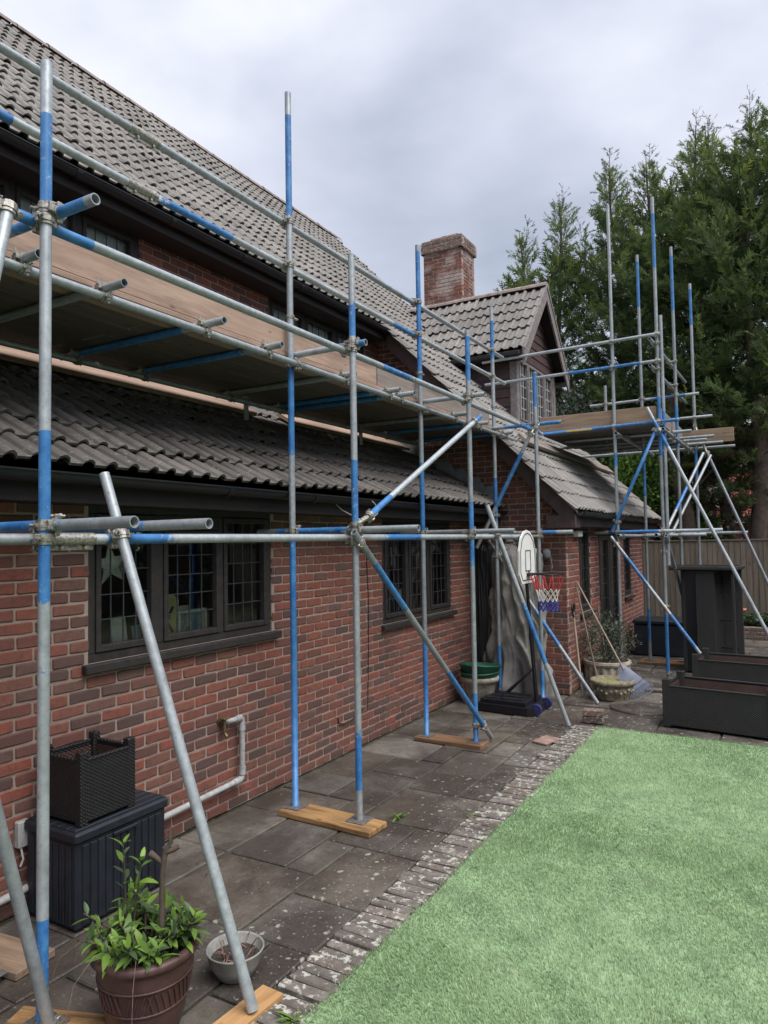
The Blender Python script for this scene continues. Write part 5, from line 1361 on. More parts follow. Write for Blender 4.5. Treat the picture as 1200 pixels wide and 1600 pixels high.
# ---- tarpaulin-covered bulk in the corner
from mathutils import noise as mnoise
def draped(name, cx, cy, ax, ay, h, mat, seed, fold=.05, flare=.1, top=.12, hang=True):
    """sheet over a tall bulk: superellipse plan, sharp sagging creases and hanging folds"""
    nt, nz_ = 150, 110; V = []; sd_ = seed * 7.3
    for j in range(nz_ + 1):
        t = j / nz_; z = h * t
        for i in range(nt):
            a = 2 * math.pi * i / nt; ca, sa = math.cos(a), math.sin(a)
            sup = (abs(ca) ** 3.5 + abs(sa) ** 3.5) ** (-1 / 3.5)
            taper = 1 + flare * (1 - t) ** 2 - .12 * t + .07 * mnoise.noise((ca * 1.2 + sd_, sa * 1.2, t * 3.0))
            if t > .92: taper *= max(.02, math.sqrt(max(0.0, 1 - ((t - .92) / .08) ** 2)))
            q = (ca * 1.7 + sd_, sa * 1.7, t * 2.2)
            w1 = mnoise.noise((q[0] * 1.3, q[1] * 1.3, q[2] * .8)); w2 = mnoise.noise((q[0] * 1.1 + 9, q[1] * 1.1, q[2] * 1.6))
            sh_ = a + .9 * t + .35 * w1
            r1 = 1 - abs(mnoise.noise((math.cos(sh_) * 2.6 + sd_, math.sin(sh_) * 2.6, t * .9 + w2 * .3))) * 2.6       # long slanting folds
            r2 = 1 - abs(mnoise.noise((ca * 1.1 + 5 + sd_, sa * 1.1, t * 3.4 + 1.3 * math.cos(a * 2 + 1) + w1 * .8))) * 2.6   # a few sagging swags
            r3 = 1 - abs(mnoise.noise((ca * 2.7 + sd_ + w2, sa * 2.7 + ca * t, t * 4.6 + ca * 1.6 + w1 * 1.5))) * 2.6      # shorter creases between them
            r4 = mnoise.noise((ca * 9 + sd_, sa * 9 + w1 * 2, t * 14 + w2 * 3))
            f_ = fold * (.85 * max(r1, -.6) * (.5 + .6 * (1 - t)) + .6 * max(r2, -.6) + .42 * max(r3, -.8) + .10 * r4 - .8)
            V.append((cx + (ax * taper * sup + f_) * ca, cy + (ay * taper * sup + f_ * .8) * sa, z + top * .4 * mnoise.noise((ca * 2, sa * 2, sd_)) * t ** 6))
    V.append((cx, cy, h))
    F = [(j * nt + i, j * nt + (i + 1) % nt, (j + 1) * nt + (i + 1) % nt, (j + 1) * nt + i) for j in range(nz_) for i in range(nt)]
    b = nz_ * nt; F += [(b + i, b + (i + 1) % nt, len(V) - 1) for i in range(nt)]
    m = MB(); m.add(V, F, True)
    return m.build(name, M[mat])
tag(draped('tarpaulin_bundle', .60, 8.80, .36, .17, 1.93, 'tarp', 4, .1), 'tall bulky item wrapped in a creased grey tarpaulin in the corner', 'tarpaulin')
tag(draped('gap_shade_filler', .17, 8.86, .12, .14, 1.95, 'gap_shade', 9, .03, .05), 'black shape put in for the shaded gap between the wall and grey tarpaulin', 'cover')  # black filler shape standing in for the shadow beside the tarpaulin
tag(draped('folded_cover', .62, 8.93, .2, .06, .17, 'tarp', 14, .02, .05), 'folded grey cover lying on top of the tarpaulin bundle', 'cover').location.z = 1.90

# ---- long tools against the wing
def tool(name, label, foot, tip, rad, mat='handle'):
    t_ = thing(name, label, name.replace('_', ' '), foot); d_ = Vector(tip) - Vector(foot)
    MB().tube((0, 0, 0), d_, rad, n=8).build('handle', M[mat], t_); return t_, d_
rk, rd = tool('leaf_rake', 'blue grey plastic leaf rake with a pale handle standing against the wall', (2.06, 9.02, .03), (1.27, 9.30, 1.42), .011, 'white')
rk.children[0].data.materials[0] = M['handle']
for ch_ in list(rk.children): bpy.data.objects.remove(ch_)
hd = Vector((1.27, 9.30, 1.42)) - Vector((2.06, 9.02, .03)); up_ = hd.normalized()
neck = up_ * .46
MB().tube(neck * .85, hd, .011, n=10).build('handle', M['handle'], rk)
sid = Vector((.35, .93, 0)).cross(up_).cross(up_); sid = up_.cross(Vector((.45, -.89, .1))).normalized(); nrm = sid.cross(up_).normalized()
hdm = MB(); cols_ = 13
def rp_(u_, t_): return neck + up_ * (-.46 * t_ * (1 - .10 * u_ * u_)) + sid * (u_ * (.03 + .215 * t_)) + nrm * (-.05 * t_ * t_ * t_ - .012 * u_ * u_)
for i in range(10):
    for j in range(cols_ - 1):
        t0, t1 = i / 12, (i + 1) / 12; u0, u1 = -1 + 2 * j / (cols_ - 1), -1 + 2 * (j + 1) / (cols_ - 1)
        hdm.add([rp_(u0, t0), rp_(u1, t0), rp_(u1, t1), rp_(u0, t1)], [(0, 1, 2, 3)])
hdm.build('rake_head', M['rake_blue'], rk)
for j in range(21):
    u_ = -1 + 2 * j / 20
    tm = MB(); tm.path([rp_(u_, .7), rp_(u_, .84), rp_(u_, .95), rp_(u_, 1.0) + nrm * -.02], [.006, .005, .0045, .003], 5); tm.build('tine', M['rake_blue'], rk)
bt = MB(); bt.path([rp_(-1 + .2 * k, .6) + nrm * .004 for k in range(11)], .006, 5); bt.path([rp_(-1 + .2 * k, .97) + nrm * .004 for k in range(11)], .005, 5); bt.build('tine_band', M['rake_blue'], rk)
sd, dd2 = tool('garden_fork', 'garden tool with black D handle and worn brown shaft leaning on the wing corner', (1.38, 8.98, .02), (1.255, 9.12, 1.05), .014)
hdl = MB(); t_ = dd2; hdl.path([t_ * .93, t_ + Vector((-.0, -.05, .02)), t_ + Vector((0, -.05, .10)), t_ + Vector((0, .05, .10)), t_ + Vector((0, .05, .02)), t_ * .93], .013, 7); hdl.build('grip', M['plastic_black'], sd)
for k in range(4):
    y_ = -.07 + k * .047; MB().path([(0, y_ * .3, .28), (.005, y_, .2), (.02, y_, .0)], [.008, .007, .004], 6).build('prong', M['steel_plate'], sd)
br_, _ = tool('broom_handle', 'thin brown broom stick leaning on the wing wall behind the fork', (1.52, 9.35, .0), (1.225, 9.42, 1.36), .011)
bh, _ = tool('wooden_stake', 'dark red stake leaning on the wing wall by the glazed door', (1.34, 10.75, .3), (1.235, 10.72, 1.30), .012)
bh.location = (1.36, 10.5, .01)

# ---- loose bricks at the lawn corner
lb = [brick_mesh('loose_brick_mesh', M['brick_cap'], 90 + s) for s in range(2)]
for k, (z, rz_, lab) in enumerate(((.04, .1, 'dirty loose brick at the lawn corner, lower of two'), (.112, .16, 'dirty loose brick at the lawn corner, lying on the other one'))):
    m = MB(); m.box((-.108, -.052, -.035), (.108, .052, .034), .007); o = m.build('loose_brick', M['brick_cap'], loc=(1.80, 7.79, z)); o.rotation_euler = (0, 0, rz_); tag(o, lab, 'brick')
m = MB(); m.box((-.08, -.13, 0), (.08, .13, .022), .006); o = m.build('loose_tile', M['paver'], loc=(1.56, 6.86, .004)); o.rotation_euler = (0, .02, -.25); tag(o, 'flat reddish paver piece lying at the edge of the brick border', 'paver')
m = MB(); m.box((-.11, -.06, 0), (.11, .06, .03), .006); o = m.build('loose_paver', M['brick_cap'], loc=(2.13, 9.72, .006)); o.rotation_euler = (0, 0, .2); tag(o, 'small reddish brick lying on the paving behind the rake', 'brick')

# ---- stone planters by the wing
fp = thing('fluted_planter', 'pale fluted stone planter beside the glazed door', 'planter', (1.53, 9.72, .006))
m = MB(); n = 72; V = []; prof = [(.27, 0), (.285, .02), (.285, .30), (.3, .305), (.31, .33), (.305, .36), (.275, .365), (.262, .33)]
for i in range(n):
    a = 2 * math.pi * i / n
    for (q, z) in prof: q2 = q + (.009 * (1 if (i // 2) % 2 else -1) if .01 < z < .301 else 0); V.append((q2 * math.cos(a), q2 * math.sin(a), z))
k_ = len(prof); m.add(V, [(i * k_ + j, ((i + 1) % n) * k_ + j, ((i + 1) % n) * k_ + j + 1, i * k_ + j + 1) for i in range(n) for j in range(k_ - 1)]); m.build('planter_body', M['stone'], fp)
MB().lathe([(0, .335), (.27, .33)], 20).build('soil', M['soil'], fp)
up = thing('stone_bowl_planter', 'low mossy stone bowl planter with carved swags in front of the fluted planter', 'planter', (1.74, 9.04, .006))
MB().lathe([(0, 0), (.19, 0), (.2, .02), (.2, .06), (.225, .09), (.24, .15), (.238, .18), (.262, .19), (.27, .21), (.27, .235), (.25, .245), (.225, .24), (.21, .2)], 40).build('planter_body', M['stone_dark'], up)
MB().lathe([(0, .228), (.22, .222)], 20).build('soil', m_simple('moss', (.2, .19, .08), .95, .5, 30, bump=.8), up)
swm = MB().lathe([(0, .02), (.016, .008), (.016, -.008), (0, -.02)], 7).mesh('carved_swag_mesh', M['stone'])
for k in range(26):
    a = 2 * math.pi * k / 26; inst('carved_swag', swm, up, (.237 * math.cos(a), .237 * math.sin(a), .125 + .02 * math.sin(k * 1.9)))

def leaf_cloud(n, centre, radii, L, W, seed, flat=False, shell=.35, droop=0.0):
    r_ = np.random.default_rng(seed); d_ = r_.normal(size=(n, 3)); d_ /= np.linalg.norm(d_, axis=1)[:, None]
    rad = r_.uniform(shell, 1, n) ** .6
    lump = 1 + .22 * np.sin(d_[:, 0] * 5 + seed) * np.sin(d_[:, 1] * 6 + 1) + .15 * np.sin(d_[:, 2] * 8 + 2 * d_[:, 0] * 4)
    p = np.array(centre) + d_ * (rad * lump)[:, None] * np.array(radii)
    ax = d_ * .7 + r_.normal(size=(n, 3)) * .7; ax[:, 2] += .2 - droop; ax /= np.linalg.norm(ax, axis=1)[:, None]
    sd_ = np.cross(ax, r_.normal(size=(n, 3))); sd_ /= np.linalg.norm(sd_, axis=1)[:, None]
    l = L * r_.uniform(.6, 1.2, n)[:, None]; w_ = W * r_.uniform(.7, 1.2, n)[:, None]
    V = np.stack([p, p + ax * l * .5 + sd_ * w_ * .5, p + ax * l, p + ax * l * .5 - sd_ * w_ * .5], 1).reshape(-1, 3)
    F = np.arange(n)[:, None] * 4 + np.array([[0, 1, 2, 3]])
    return V, F
s1 = thing('planter_shrub', 'bushy grey green shrub with fine leaves growing in the fluted planter', 'shrub', (1.53, 9.72, .345))
V, F = leaf_cloud(2600, (0, 0, .30), (.34, .36, .34), .05, .014, 3); np_mesh('foliage', V, F, M['leaf_grey'], s1)
m = MB()
for k in range(7): a = k * .9; m.path([(.03 * math.cos(a), .03 * math.sin(a), -.005), (.1 * math.cos(a), .1 * math.sin(a), .2), (.2 * math.cos(a), .2 * math.sin(a), .42)], [.008, .006, .003], 5)
m.build('stem', M['bark'], s1)

# ---- weeds between the slabs
def weed(loc, n, L, lab, seed):
    w_ = thing('weed', lab, 'weed', loc); r_ = random.Random(seed)
    for k in range(n):
        a = r_.uniform(0, 6.28); d_ = Vector((math.cos(a), math.sin(a), r_.uniform(.3, 1.2)))
        inst('leaf', WL, w_, matrix=leaf_matrix((r_.uniform(-.01, .01), r_.uniform(-.01, .01), 0), d_, r_.uniform(-.3, .3), L * r_.uniform(.6, 1.2)))
WL = leaf_mesh('weed_leaf_mesh', .1, .022, M['leaf_bright'], .3, .35)
p = onz(622, 1278); weed((p[0], p[1], .0), 14, .75, 'small leafy weed growing beside the end of the orange sole board', 1)
p = onz(738, 1278); weed((p[0], p[1], .0), 7, .6, 'tiny weed sprouting from the brick border joint', 2)
p = onz(458, 1598); weed((p[0], p[1], .0), 16, .8, 'leafy weed at the lawn edge beside the raker foot', 3)

# ================================================================== things on the inner window sill
sillz = 1.335
ws = MB(); ws.box((-.36, 2.84, 1.28), (-.08, 4.57, sillz - .001)); ws.box((-.36, 6.41, 1.12), (-.08, 8.11, 1.165)); ws.build('window_board', M['white'], house)
def star_ornament(loc, sc_, label):
    star = MB(); pts = []
    for k in range(10):
        a = math.pi / 2 + k * math.pi / 5 + .12; q = (.145 if k % 2 == 0 else .06) * sc_; pts.append((q * math.cos(a), q * math.sin(a)))
    for sx in (.018, -.018): star.add([(0, y, z) for y, z in pts] + [(sx, 0, 0)], [(k, (k + 1) % 10, 10) for k in range(10)])
    star.path([(0, 0, .13 * sc_), (0, 0, 2.5 - loc[2])], .0015, 4)
    tag(star.build('star_ornament', M['metal_star'], loc=loc), label, 'ornament')
star_ornament((-.10, 3.07, 1.87), 1.0, 'pale metal star hanging inside the large window')
star_ornament((-.62, 3.62, 1.84), .7, 'smaller star hanging deeper in the room behind the window')
def sill_item(name, mat, y, w_, h_, label, cat, x=-.115, tilt=.15, rz=0.1, t=.008):
    m = MB(); m.box((-t / 2, -w_ / 2, 0), (t / 2, w_ / 2, h_), .002); o = m.build(name, M[mat], loc=(x, y, sillz)); o.rotation_euler = (0, -tilt, rz); tag(o, label, cat)
sill_item('greeting_card', 'card', 3.16, .13, .19, 'tall cream greeting card on the window sill left of the pole', 'card')
sill_item('greeting_card', 'card_blue', 3.30, .1, .12, 'small pale blue card on the sill by the first mullion', 'card', rz=.3)
sill_item('greeting_card', 'card', 3.86, .16, .2, 'white card standing on the framed picture behind the middle casement', 'card', x=-.26)
sill_item('greeting_card', 'card', 4.12, .09, .16, 'white card on the sill in the right-hand casement', 'card')
gl_ = MB(); gl_.lathe([(0, 0), (.04, 0), (.042, .2), (.039, .2), (.036, .01), (0, .008)], 20); o = gl_.build('glass_vase', M['card_blue'], loc=(-.2, 2.98, sillz)); tag(o, 'straight pale blue vase on the sill under the star', 'vase')
o = MB().lathe([(0, 0), (.03, 0), (.04, .04), (.03, .08), (.02, .1), (.025, .12)], 18).build('orange_vase', M['orange'], loc=(-.26, 3.08, sillz)); tag(o, 'small orange vase behind the cream card', 'vase')
kk = MB(); kk.prism([(-.11, 0), (.11, 0), (.11, .05), (.07, .08), (.1, .26), (.05, .3), (-.05, .3), (-.1, .26), (-.07, .08), (-.11, .05)], 'x', -.01, .01)
o = kk.build('wooden_letter_plaque', M['wood_letter'], loc=(-.115, 3.56, sillz)); tag(o, 'yellow wooden plaque with a carved letter on the sill behind the middle casement', 'plaque')
kl = MB(); kl.box((.011, -.05, .04), (.016, -.03, .22)); kl.prism([(-.03, .12), (.03, .22), (.05, .22), (-.005, .12), (.05, .04), (.03, .04)], 'x', .0112, .0158); kl.build('letter', M['bark'], o)
fr_ = thing('picture_frame', 'white box picture frame on the sill beside the wooden plaque', 'picture frame', (-.125, 3.80, sillz), .05)
for lo, hi in (((-.02, -.15, 0), (.02, .15, .02)), ((-.02, -.15, .16), (.02, .15, .18)), ((-.02, -.15, .021), (.02, -.13, .159)), ((-.02, .13, .021), (.02, .15, .159))): MB().box(lo, hi, .002).build('frame_bar', M['card'], fr_)
MB().box((-.018, -.13, .02), (-.012, .13, .16)).build('picture', M['photo'], fr_)
o = MB().box((-.004, -.09, 0), (.004, .09, .28), .002).build('greeting_card', M['card'], loc=(-.2, 7.25, 1.166)); o.rotation_euler = (0, -.2, .1); tag(o, 'white sheet standing on the sill of the smaller far window', 'card')
ob = MB(); ob.lathe([(0, 0), (.09, 0), (.09, .02), (.02, .03), (.015, .3), (.08, .33), (.1, .5), (0, .52)], 14); o = ob.build('table_lamp', M['card_blue'], loc=(-.24, 6.75, 1.166)); tag(o, 'pale table lamp on the sill of the smaller far window', 'lamp')
# ================================================================== BEYOND THE PATIO
FY = 16.6
fn = thing('garden_fence', 'weathered brown closeboard fence across the end of the garden', 'fence', (3.0, FY, 0))
fbm = []
for s in range(4):
    r = random.Random(s); m = MB(); m.box((-.06, -.012, .05), (.06, .010, 1.90 + r.uniform(-.008, .008)), .003)
    m.v = [(x, y + (x * .08), z) for x, y, z in m.v]; me = m.mesh('fence_board_mesh', M['fence']); fix_normals(me); fbm.append(me)
x = -2.0
while x < 11:
    inst('fence_board', fbm[rnd.randrange(4)], fn, (x - 3.0, 0, rnd.uniform(-.006, .006)), (0, rnd.gauss(0, .003), 0)); x += .108
for k in range(5): MB().box((-5 + k * 3.0 - .05, .02, 0), (-5 + k * 3.0 + .05, .12, 1.95), .006).build('fence_post', M['fence'], fn)
MB().box((-5.05, -.03, 1.905), (8.05, .05, 1.935), .004).build('fence_cap', M['fence'], fn)
for z in (.4, 1.5): MB().box((-5, .015, z), (8, .06, z + .08)).build('fence_rail', M['fence'], fn)
# raised bed with a low brick wall, ivy and a pot on its side
rb = thing('low_brick_wall', 'low mossy brick wall edging the raised bed below the fence', 'wall', (4.5, 15.5, 0))
m = MB(); m.box((-2.2, -.1, -.02), (3.2, -.002, .24)); m.build('wall_core', M['mortar'], rb)
for c in range(3):
    for k in range(24):
        m_ = brick_mesh('low_wall_brick_mesh', M['brick_cap'], 200) if (c == 0 and k == 0) else m_
        inst('brick', m_, rb, matrix=wall_matrix((0, -.107, 0), (1, 0, 0), (0, -1, 0)) @ Matrix.Translation((rnd.uniform(0, .004), -2.1 + k * .225 + (c % 2) * .11, .045 + c * .075)))
be = MB(); be.box((2.3, 15.51, 0), (7.7, 16.58, .22)); structure('raised_bed', be.build('raised_bed', M['soil']))
r_ = np.random.default_rng(5); n = 5200
p = np.stack([r_.uniform(2.35, 5.5, n), r_.uniform(15.45, 16.5, n), .24 + .16 * r_.random(n) + .05 * np.sin(r_.random(n) * 6)], 1)
ax = r_.normal(size=(n, 3)); ax[:, 2] = abs(ax[:, 2]) * .3; ax /= np.linalg.norm(ax, axis=1)[:, None]; sd_ = np.cross(ax, [0, 0, 1] + r_.normal(size=(n, 3)) * .4); sd_ /= np.linalg.norm(sd_, axis=1)[:, None]
l = r_.uniform(.05, .09, n)[:, None]
V = np.stack([p, p + ax * l * .5 + sd_ * l * .5, p + ax * l, p + ax * l * .5 - sd_ * l * .5], 1).reshape(-1, 3)
tag(np_mesh('ivy', V, np.arange(n)[:, None] * 4 + np.array([[0, 1, 2, 3]]), M['leaf_dark']), 'dark green ivy covering the raised bed below the fence', 'ivy', kind='stuff')
m = MB(); m.lathe([(0, 0), (.1, 0), (.15, .26), (.165, .265), (.165, .31), (.15, .31), (.14, .28), (.09, .02), (0, .02)], 26); o = m.build('terracotta_pot', M['terracotta'], loc=(2.74, 15.9, .24)); tag(o, 'bright terracotta pot standing on the raised bed near the upended table', 'plant pot')

# ---- conifers
def conifer(x, y, h, R, seed, label, lean=(0, 0), bare=2.2, dens=1.0, trunk_r=.16, dead=4.5, subs=4):
    t_ = thing('conifer_tree', label, 'tree', (x, y, -.03), 0, 'conifers beyond the fence'); r_ = np.random.default_rng(seed); rr_ = random.Random(seed)
    ph = rr_.uniform(0, 6)
    axis = lambda z: np.array([lean[0] * (z / h) ** 1.5 + .10 * math.sin(z * .8 + ph), lean[1] * z / h + .10 * math.sin(z * .65 + ph * 2), z])
    m = MB(); zs = np.linspace(0, h, 18)
    m.path([axis(z) for z in zs], [max(.006, trunk_r * (1 - z / h) ** .8 + .004) for z in zs], 9)
    wood = m
    org = []; dirs = []; sizes = []; tones = []
    def limb(b0, d_, Lb, t, z, sag):
        ns = max(2, int(Lb / .14)); pts = []
        for s in range(ns + 1):
            q = s / ns; pts.append(b0 + d_ * Lb * q + np.array([0, 0, -sag * Lb * q + .2 * Lb * q * q]))
        if rr_.random() < .4 or t > .75: wood.path([Vector(pts[0]), Vector(pts[len(pts) // 2]), Vector(pts[-1])], [.014 * (1 - t) + .004, .008 * (1 - t) + .003, .002], 4, caps=False)
        side = np.cross(d_, [0, 0, 1]); side /= np.linalg.norm(side) + 1e-9
        for s in range(1, ns + 1):
            q = s / ns
            if q < .3 and t < .8 and rr_.random() < .6: continue
            if t > .6 and rr_.random() < .2: continue
            for c in range(3 if t < .85 else 2):
                od = d_ * .8 + side * rr_.uniform(-1.1, 1.1) + np.array([0, 0, rr_.uniform(-.25, .75)])
                org.append(pts[s] + r_.normal(size=3) * .04); dirs.append(od); sizes.append(rr_.uniform(.2, .42) * (1.0 if t < .85 else .6))
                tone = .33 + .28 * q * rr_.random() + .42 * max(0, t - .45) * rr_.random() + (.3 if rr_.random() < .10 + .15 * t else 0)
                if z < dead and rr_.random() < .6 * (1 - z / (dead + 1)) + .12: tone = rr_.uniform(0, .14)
                tones.append(min(1, tone))
    h0 = h * 1.03; h = h * .97; nb = int(19 * h * dens)
    for k in range(nb):
        t = ((k + rr_.random()) / nb) ** .95; z = bare + (h - bare) * t; a = k * 2.39996 + rr_.uniform(-.5, .5)
        prof = min(1.0, (1 - t) / .46) ** .9 * (0.76 + .24 * math.sin(t * 19 + seed)) + .04
        if t < .2: prof *= .6 + 2 * t
        el = math.radians(8 + 46 * t + rr_.uniform(-12, 14))
        limb(axis(z), np.array([math.cos(a) * math.cos(el), math.sin(a) * math.cos(el), math.sin(el)]), R * prof * rr_.uniform(.6, 1.15), t, z, .16 * (1 - t))
    # bare feathery leaders: the tip and a few rivals beside it
    lead = [(axis(h * .9), h0 - h * .9)]
    for k in range(subs):
        a = rr_.uniform(0, 6.28); zb = h * rr_.uniform(.64, .82); q = R * rr_.uniform(.3, .6) * (1 - zb / h) * 2.2; lead.append((axis(zb) + np.array([math.cos(a) * q, math.sin(a) * q, 0]), rr_.uniform(1.3, 2.3)))
    for (b0, ln) in lead:
        tilt = np.array([rr_.uniform(-.1, .1), rr_.uniform(-.1, .1), 1.0]); nsteps = int(ln / .11)
        wood.path([Vector(b0), Vector(b0 + tilt * ln * .5), Vector(b0 + tilt * ln)], [.018, .01, .003], 5)
        for s in range(nsteps):
            f = s / nsteps; p = b0 + tilt * ln * f
            for c in range(2):
                a = s * 2.4 + c * 3.0 + rr_.uniform(-.4, .4); e_ = math.radians(rr_.uniform(28, 55)); dv = np.array([math.cos(a) * math.cos(e_), math.sin(a) * math.cos(e_), math.sin(e_)])
                tw_ = .5 * (1 - f) ** .8 + .1
                wood.path([Vector(p), Vector(p + dv * tw_)], [.005, .002], 4, caps=False)
                for u_ in (.35, .7, 1.0):
                    if f > .55 and rr_.random() < .5: continue
                    org.append(p + dv * tw_ * u_); dirs.append(dv + r_.normal(size=3) * .35); sizes.append((.24 * (1 - f) + .09) * rr_.uniform(.7, 1.2)); tones.append(rr_.uniform(.12, .5) if f > .5 else rr_.uniform(.3, .9))
    wood.build('trunk', M['bark'], t_, fix=False)
    O = np.array(org); D = np.array(dirs); D /= np.linalg.norm(D, axis=1)[:, None]; S = np.array(sizes); n = len(O)
    rv = r_.normal(size=(n, 3)); rv[:, 2] += .8; side = np.cross(D, rv); side /= np.linalg.norm(side, axis=1)[:, None]
    Vs = []; Ts = []
    # one spray = rib and alternating leaflets (thin triangles)
    lf = [(.0, 0, 1.0)] + [(q, sg, 1 - .55 * q) for q in (.12, .3, .48, .66, .82) for sg in (1, -1)]
    for (q, sg, k) in lf:
        b = O + D * (S * q)[:, None]
        if sg == 0: dr = D; ln = S; wd = S * .035; sp_ = side
        else:
            dr = D * .72 + side * (sg * .7) + r_.normal(size=(n, 3)) * .16; dr /= np.linalg.norm(dr, axis=1)[:, None]; ln = S * .5 * k * r_.uniform(.7, 1.2, n); wd = S * .075; sp_ = D
        Vs.append(np.stack([b - sp_ * wd[:, None], b + sp_ * wd[:, None], b + dr * ln[:, None]], 1)); Ts.append(np.repeat(np.array(tones)[:, None], 3, 1))
    V = np.stack(Vs, 1).reshape(-1, 3); T = np.stack(Ts, 1).reshape(-1)
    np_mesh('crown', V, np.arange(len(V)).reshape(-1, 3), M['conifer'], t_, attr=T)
conifer(-2.95, 20.0, 11.3, 1.45, 1, 'slender young conifer behind the dormer roof, lowest of the row', subs=1)
conifer(-1.75, 19.8, 11.9, 1.8, 2, 'narrow conifer rising just beyond the dormer gable peak', subs=2)
conifer(-.25, 20.2, 12.7, 2.3, 3, 'tall dark conifer behind the shorter poles of the far scaffold tower', subs=4)
conifer(.75, 18.9, 11.9, 2.3, 4, 'broad conifer directly behind the far scaffold platform', lean=(.2, 0), subs=5)
conifer(1.75, 19.8, 12.9, 2.2, 5, 'tall conifer behind the bent bare trunk', lean=(.1, .1), trunk_r=.2, subs=5)
conifer(2.5, 18.3, 11.9, 2.2, 8, 'bushy conifer between the bent trunk and the outbuilding', lean=(-.1, 0), subs=4)
conifer(3.10, 17.6, 11.8, 2.2, 6, 'thick-trunked conifer standing in front of the brick outbuilding', lean=(.1, .3), trunk_r=.2, bare=3.6, subs=4)
conifer(4.3, 19.0, 13.4, 2.3, 7, 'big conifer overhanging the right side of the outbuilding roof', bare=4.0, subs=4)
# hazier row further back closes the gaps low down
for k, (x, y) in enumerate(((-4.2, 24.5), (-2.2, 25.5), (-.6, 26.5), (.5, 28.0), (1.6, 27.0))):
    conifer(x, y, 8.0 + (k % 2), 2.3, 30 + k, 'shorter dark conifer further back behind the row', dens=.5, bare=1.5 if k < 3 else 4.0, subs=1)

def bush(name, label, loc, radii, n, L, W, mat, seed, cat='shrub', stem_h=0.0, flowers=0):
    t_ = thing(name, label, cat, loc); V, F = leaf_cloud(n, (0, 0, stem_h + radii[2]), radii, L, W, seed, shell=.2); np_mesh('crown', V, F, M[mat], t_)
    m = MB()
    for k in range(5):
        a = k * 1.26 + seed; m.path([(0.05 * math.cos(a), .05 * math.sin(a), -.02), (.2 * radii[0] * math.cos(a), .2 * radii[1] * math.sin(a), stem_h * .7 + .2), (.6 * radii[0] * math.cos(a), .6 * radii[1] * math.sin(a), stem_h + radii[2])], [.04, .03, .012], 6)
    m.build('trunk', M['bark'], t_)
    if flowers:
        V, F = leaf_cloud(flowers, (0, 0, stem_h + radii[2]), tuple(q * 1.03 for q in radii), .09, .08, seed + 1, shell=.85); np_mesh('flowers', V, F, M['flower'], t_)
bush('flowering_shrub', 'yellow green shrub with pink blossoms behind the fence', (1.75, 18.2, 0), (.75, .6, 1.0), 2600, .11, .06, 'leaf_bright', 51, stem_h=.9, flowers=260)
bush('broadleaf_tree', 'bright green broadleaf tree beneath the far scaffold deck', (.55, 17.6, 0), (1.0, .9, .85), 3200, .13, .075, 'leaf_bright', 52, 'tree', 2.5)
bush('broadleaf_tree', 'dull green broadleaf tree behind the dormer window', (-1.0, 17.8, 0), (1.1, .9, 1.3), 4200, .13, .075, 'leaf_grey', 53, 'tree', 3.2)
bush('dark_shrub', 'dark green shrub behind the fence beside the outbuilding', (2.25, 17.6, 0), (.55, .5, .75), 2000, .09, .05, 'leaf_dark', 54, stem_h=.6)
# old bent trunk behind the fence
bt = thing('bare_tree', 'dark bent tree trunk with broken branches behind the fence', 'tree', (1.72, 17.4, 0))
m = MB(); m.path([(0, 0, -.03), (.02, 0, 1.6), (-.02, 0, 2.5), (-.2, 0, 3.3), (-.35, .05, 4.2), (-.3, .1, 5.6)], [.2, .17, .16, .17, .13, .08], 10)
m.path([(-.15, 0, 3.0), (.25, .1, 3.2), (.55, .2, 3.55)], [.06, .04, .02], 6); m.path([(-.05, 0, 2.4), (-.4, .05, 2.3), (-.75, .1, 2.6)], [.04, .025, .01], 6); m.build('trunk', M['bark'], bt)
V, F = leaf_cloud(900, (-.3, .1, 5.9), (.9, .9, .8), .1, .05, 77); np_mesh('crown', V, F, M['leaf_dark'], bt)

# ---- neighbours
ob = thing('brick_outbuilding', 'small brick outbuilding with red pantile roof beyond the fence', 'building', (4.6, 25.0, 0))
X0, X1, ZE = -2.65, 3.5, 2.55
def sp_o(z): return [(X0, X1)]
brick_wall('front_wall', ob, (0, 0, 0), (1, 0, 0), (0, -1, 0), ZE, sp_o, 0, None, mat='brick_far', meshes=[brick_mesh('far_brick_mesh', M['brick_far'], 300 + s) for s in range(3)], z0=.9, seed=70)
MB().box((X0 + .002, .0, -.02), (X1, 3.0, ZE - .02)).build('side_wall', M['brick_far'], ob)
TR_ = [tile_mesh('clay_tile_mesh', M['tile_red'], 60 + s) for s in range(2)]
tile_roof('roof', ob, (X0 - .25, -.3, ZE + .04), (1, 0, 0), (0, .78, .62), 22, 8, TR_, 'tile_red', deck=[([(X0 - .2, -.28, ZE + .03), (X1, -.28, ZE + .03), (X1, 1.6, ZE + 1.53), (X0 - .2, 1.6, ZE + 1.53)], [(0, 1, 2, 3)])])
MB().box((X0 - .2, -.24, ZE - .12), (X1, -.2, ZE + .03)).build('fascia', M['white'], ob)
MB().tube((X0 + .55, -.08, 0), (X0 + .55, -.08, ZE), .04).build('downpipe', M['plastic_black'], ob)
dsh = thing('satellite_dish', 'grey satellite dish on a thin mast at the outbuilding roof edge', 'satellite dish', (4.6 + X0 - .15, 24.6, 1.9))
m = MB(); m.lathe([(0, 0), (.15, .015), (.28, .055), (.36, .10)], 26); o = m.build('dish', M['bowl_grey'], dsh); o.location = (.0, -.1, 1.35); o.rotation_euler = (math.radians(75), 0, .35)
MB().path([(-.25, 0, 0), (-.25, 0, 1.1), (-.05, -.02, 1.3)], .02, 6).build('mast', M['white'], dsh)
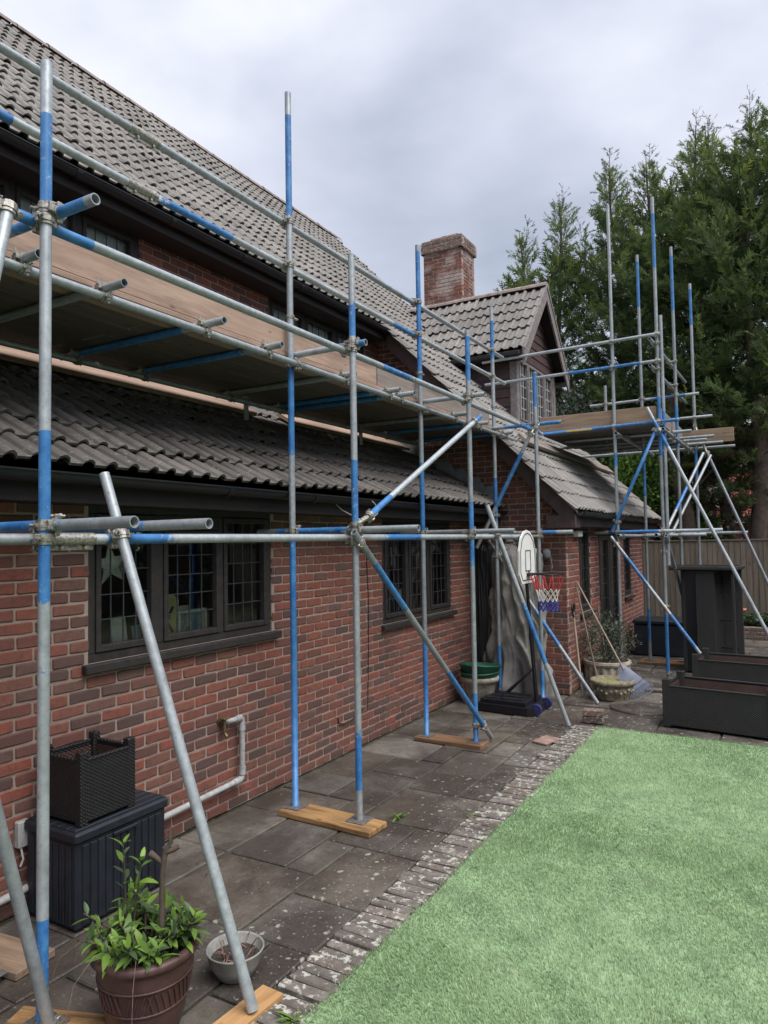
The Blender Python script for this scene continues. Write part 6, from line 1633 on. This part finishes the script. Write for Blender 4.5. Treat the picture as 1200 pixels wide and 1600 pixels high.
MB().tube((0.0, -.12, 1.34), (.2, -.55, 1.2), .012).build('arm', M['bowl_grey'], dsh)
nh = thing('neighbour_house', 'red brick neighbouring house with white windows half hidden by trees', 'house', (-.6, 33, 0))
MB().box((-4.5, 0, -.02), (3.2, 7, 5.0)).build('wall', M['brick_far'], nh)
MB().prism([(-.4, 4.9), (-.4, 5.05), (3.5, 7.6), (7.4, 5.05), (7.4, 4.9)], 'x', -4.9, 3.6).build('roof', M['tile'], nh)
for (x, z) in ((-3.2, 3.4), (.25, 3.4), (2.1, 3.3), (-3.2, .9), (.25, .9), (2.1, .9)):
    f_ = MB()
    for lo, hi in (((x - .55, -.06, z - .06), (x + .55, .02, z)), ((x - .55, -.05, z + 1.2), (x + .55, .02, z + 1.26)), ((x - .55, -.05, z), (x - .48, .02, z + 1.2)), ((x + .48, -.05, z), (x + .55, .02, z + 1.2)), ((x - .03, -.045, z), (x + .03, .02, z + 1.2))): f_.box(lo, hi)
    fo = f_.build('window', M['white'], nh); MB().box((x - .48, -.02, z), (x + .48, -.005, z + 1.2)).build('pane', M['glass'], fo)
M['leaf_hedge'] = m_leaf('leaf_hedge', [(0, (0.04, 0.08, 0.03)), (0.6, (0.07, 0.14, 0.05)), (1, (0.12, 0.2, 0.07))], 0.2)
# ---- hedge on the far side of the lawn (out of view; shows in the window glass, made taller to darken under the deck)
hg = thing('garden_hedge', 'tall dark hedge along the opposite side of the garden', 'hedge', (14.2, 4.0, 0))
r_ = np.random.default_rng(91); n = 26000
p = np.stack([r_.uniform(-.5, .6, n), r_.uniform(-9, 38, n), r_.uniform(0.02, 1, n) ** .8 * 6.0], 1); p[:, 0] += .25 * np.sin(p[:, 1] * 2.1) * np.sin(p[:, 2] * 1.7)
ax = r_.normal(size=(n, 3)); ax /= np.linalg.norm(ax, axis=1)[:, None]; sd_ = np.cross(ax, r_.normal(size=(n, 3))); sd_ /= np.linalg.norm(sd_, axis=1)[:, None]
V = np.stack([p, p + ax * .12 + sd_ * .09, p + ax * .24, p + ax * .12 - sd_ * .09], 1).reshape(-1, 3)
np_mesh('foliage', V, np.arange(n)[:, None] * 4 + np.array([[0, 1, 2, 3]]), M['leaf_hedge'], hg)
MB().box((-.25, -9, 0), (.3, 37.9, 5.5)).build('inner_growth', M['bark'], hg)
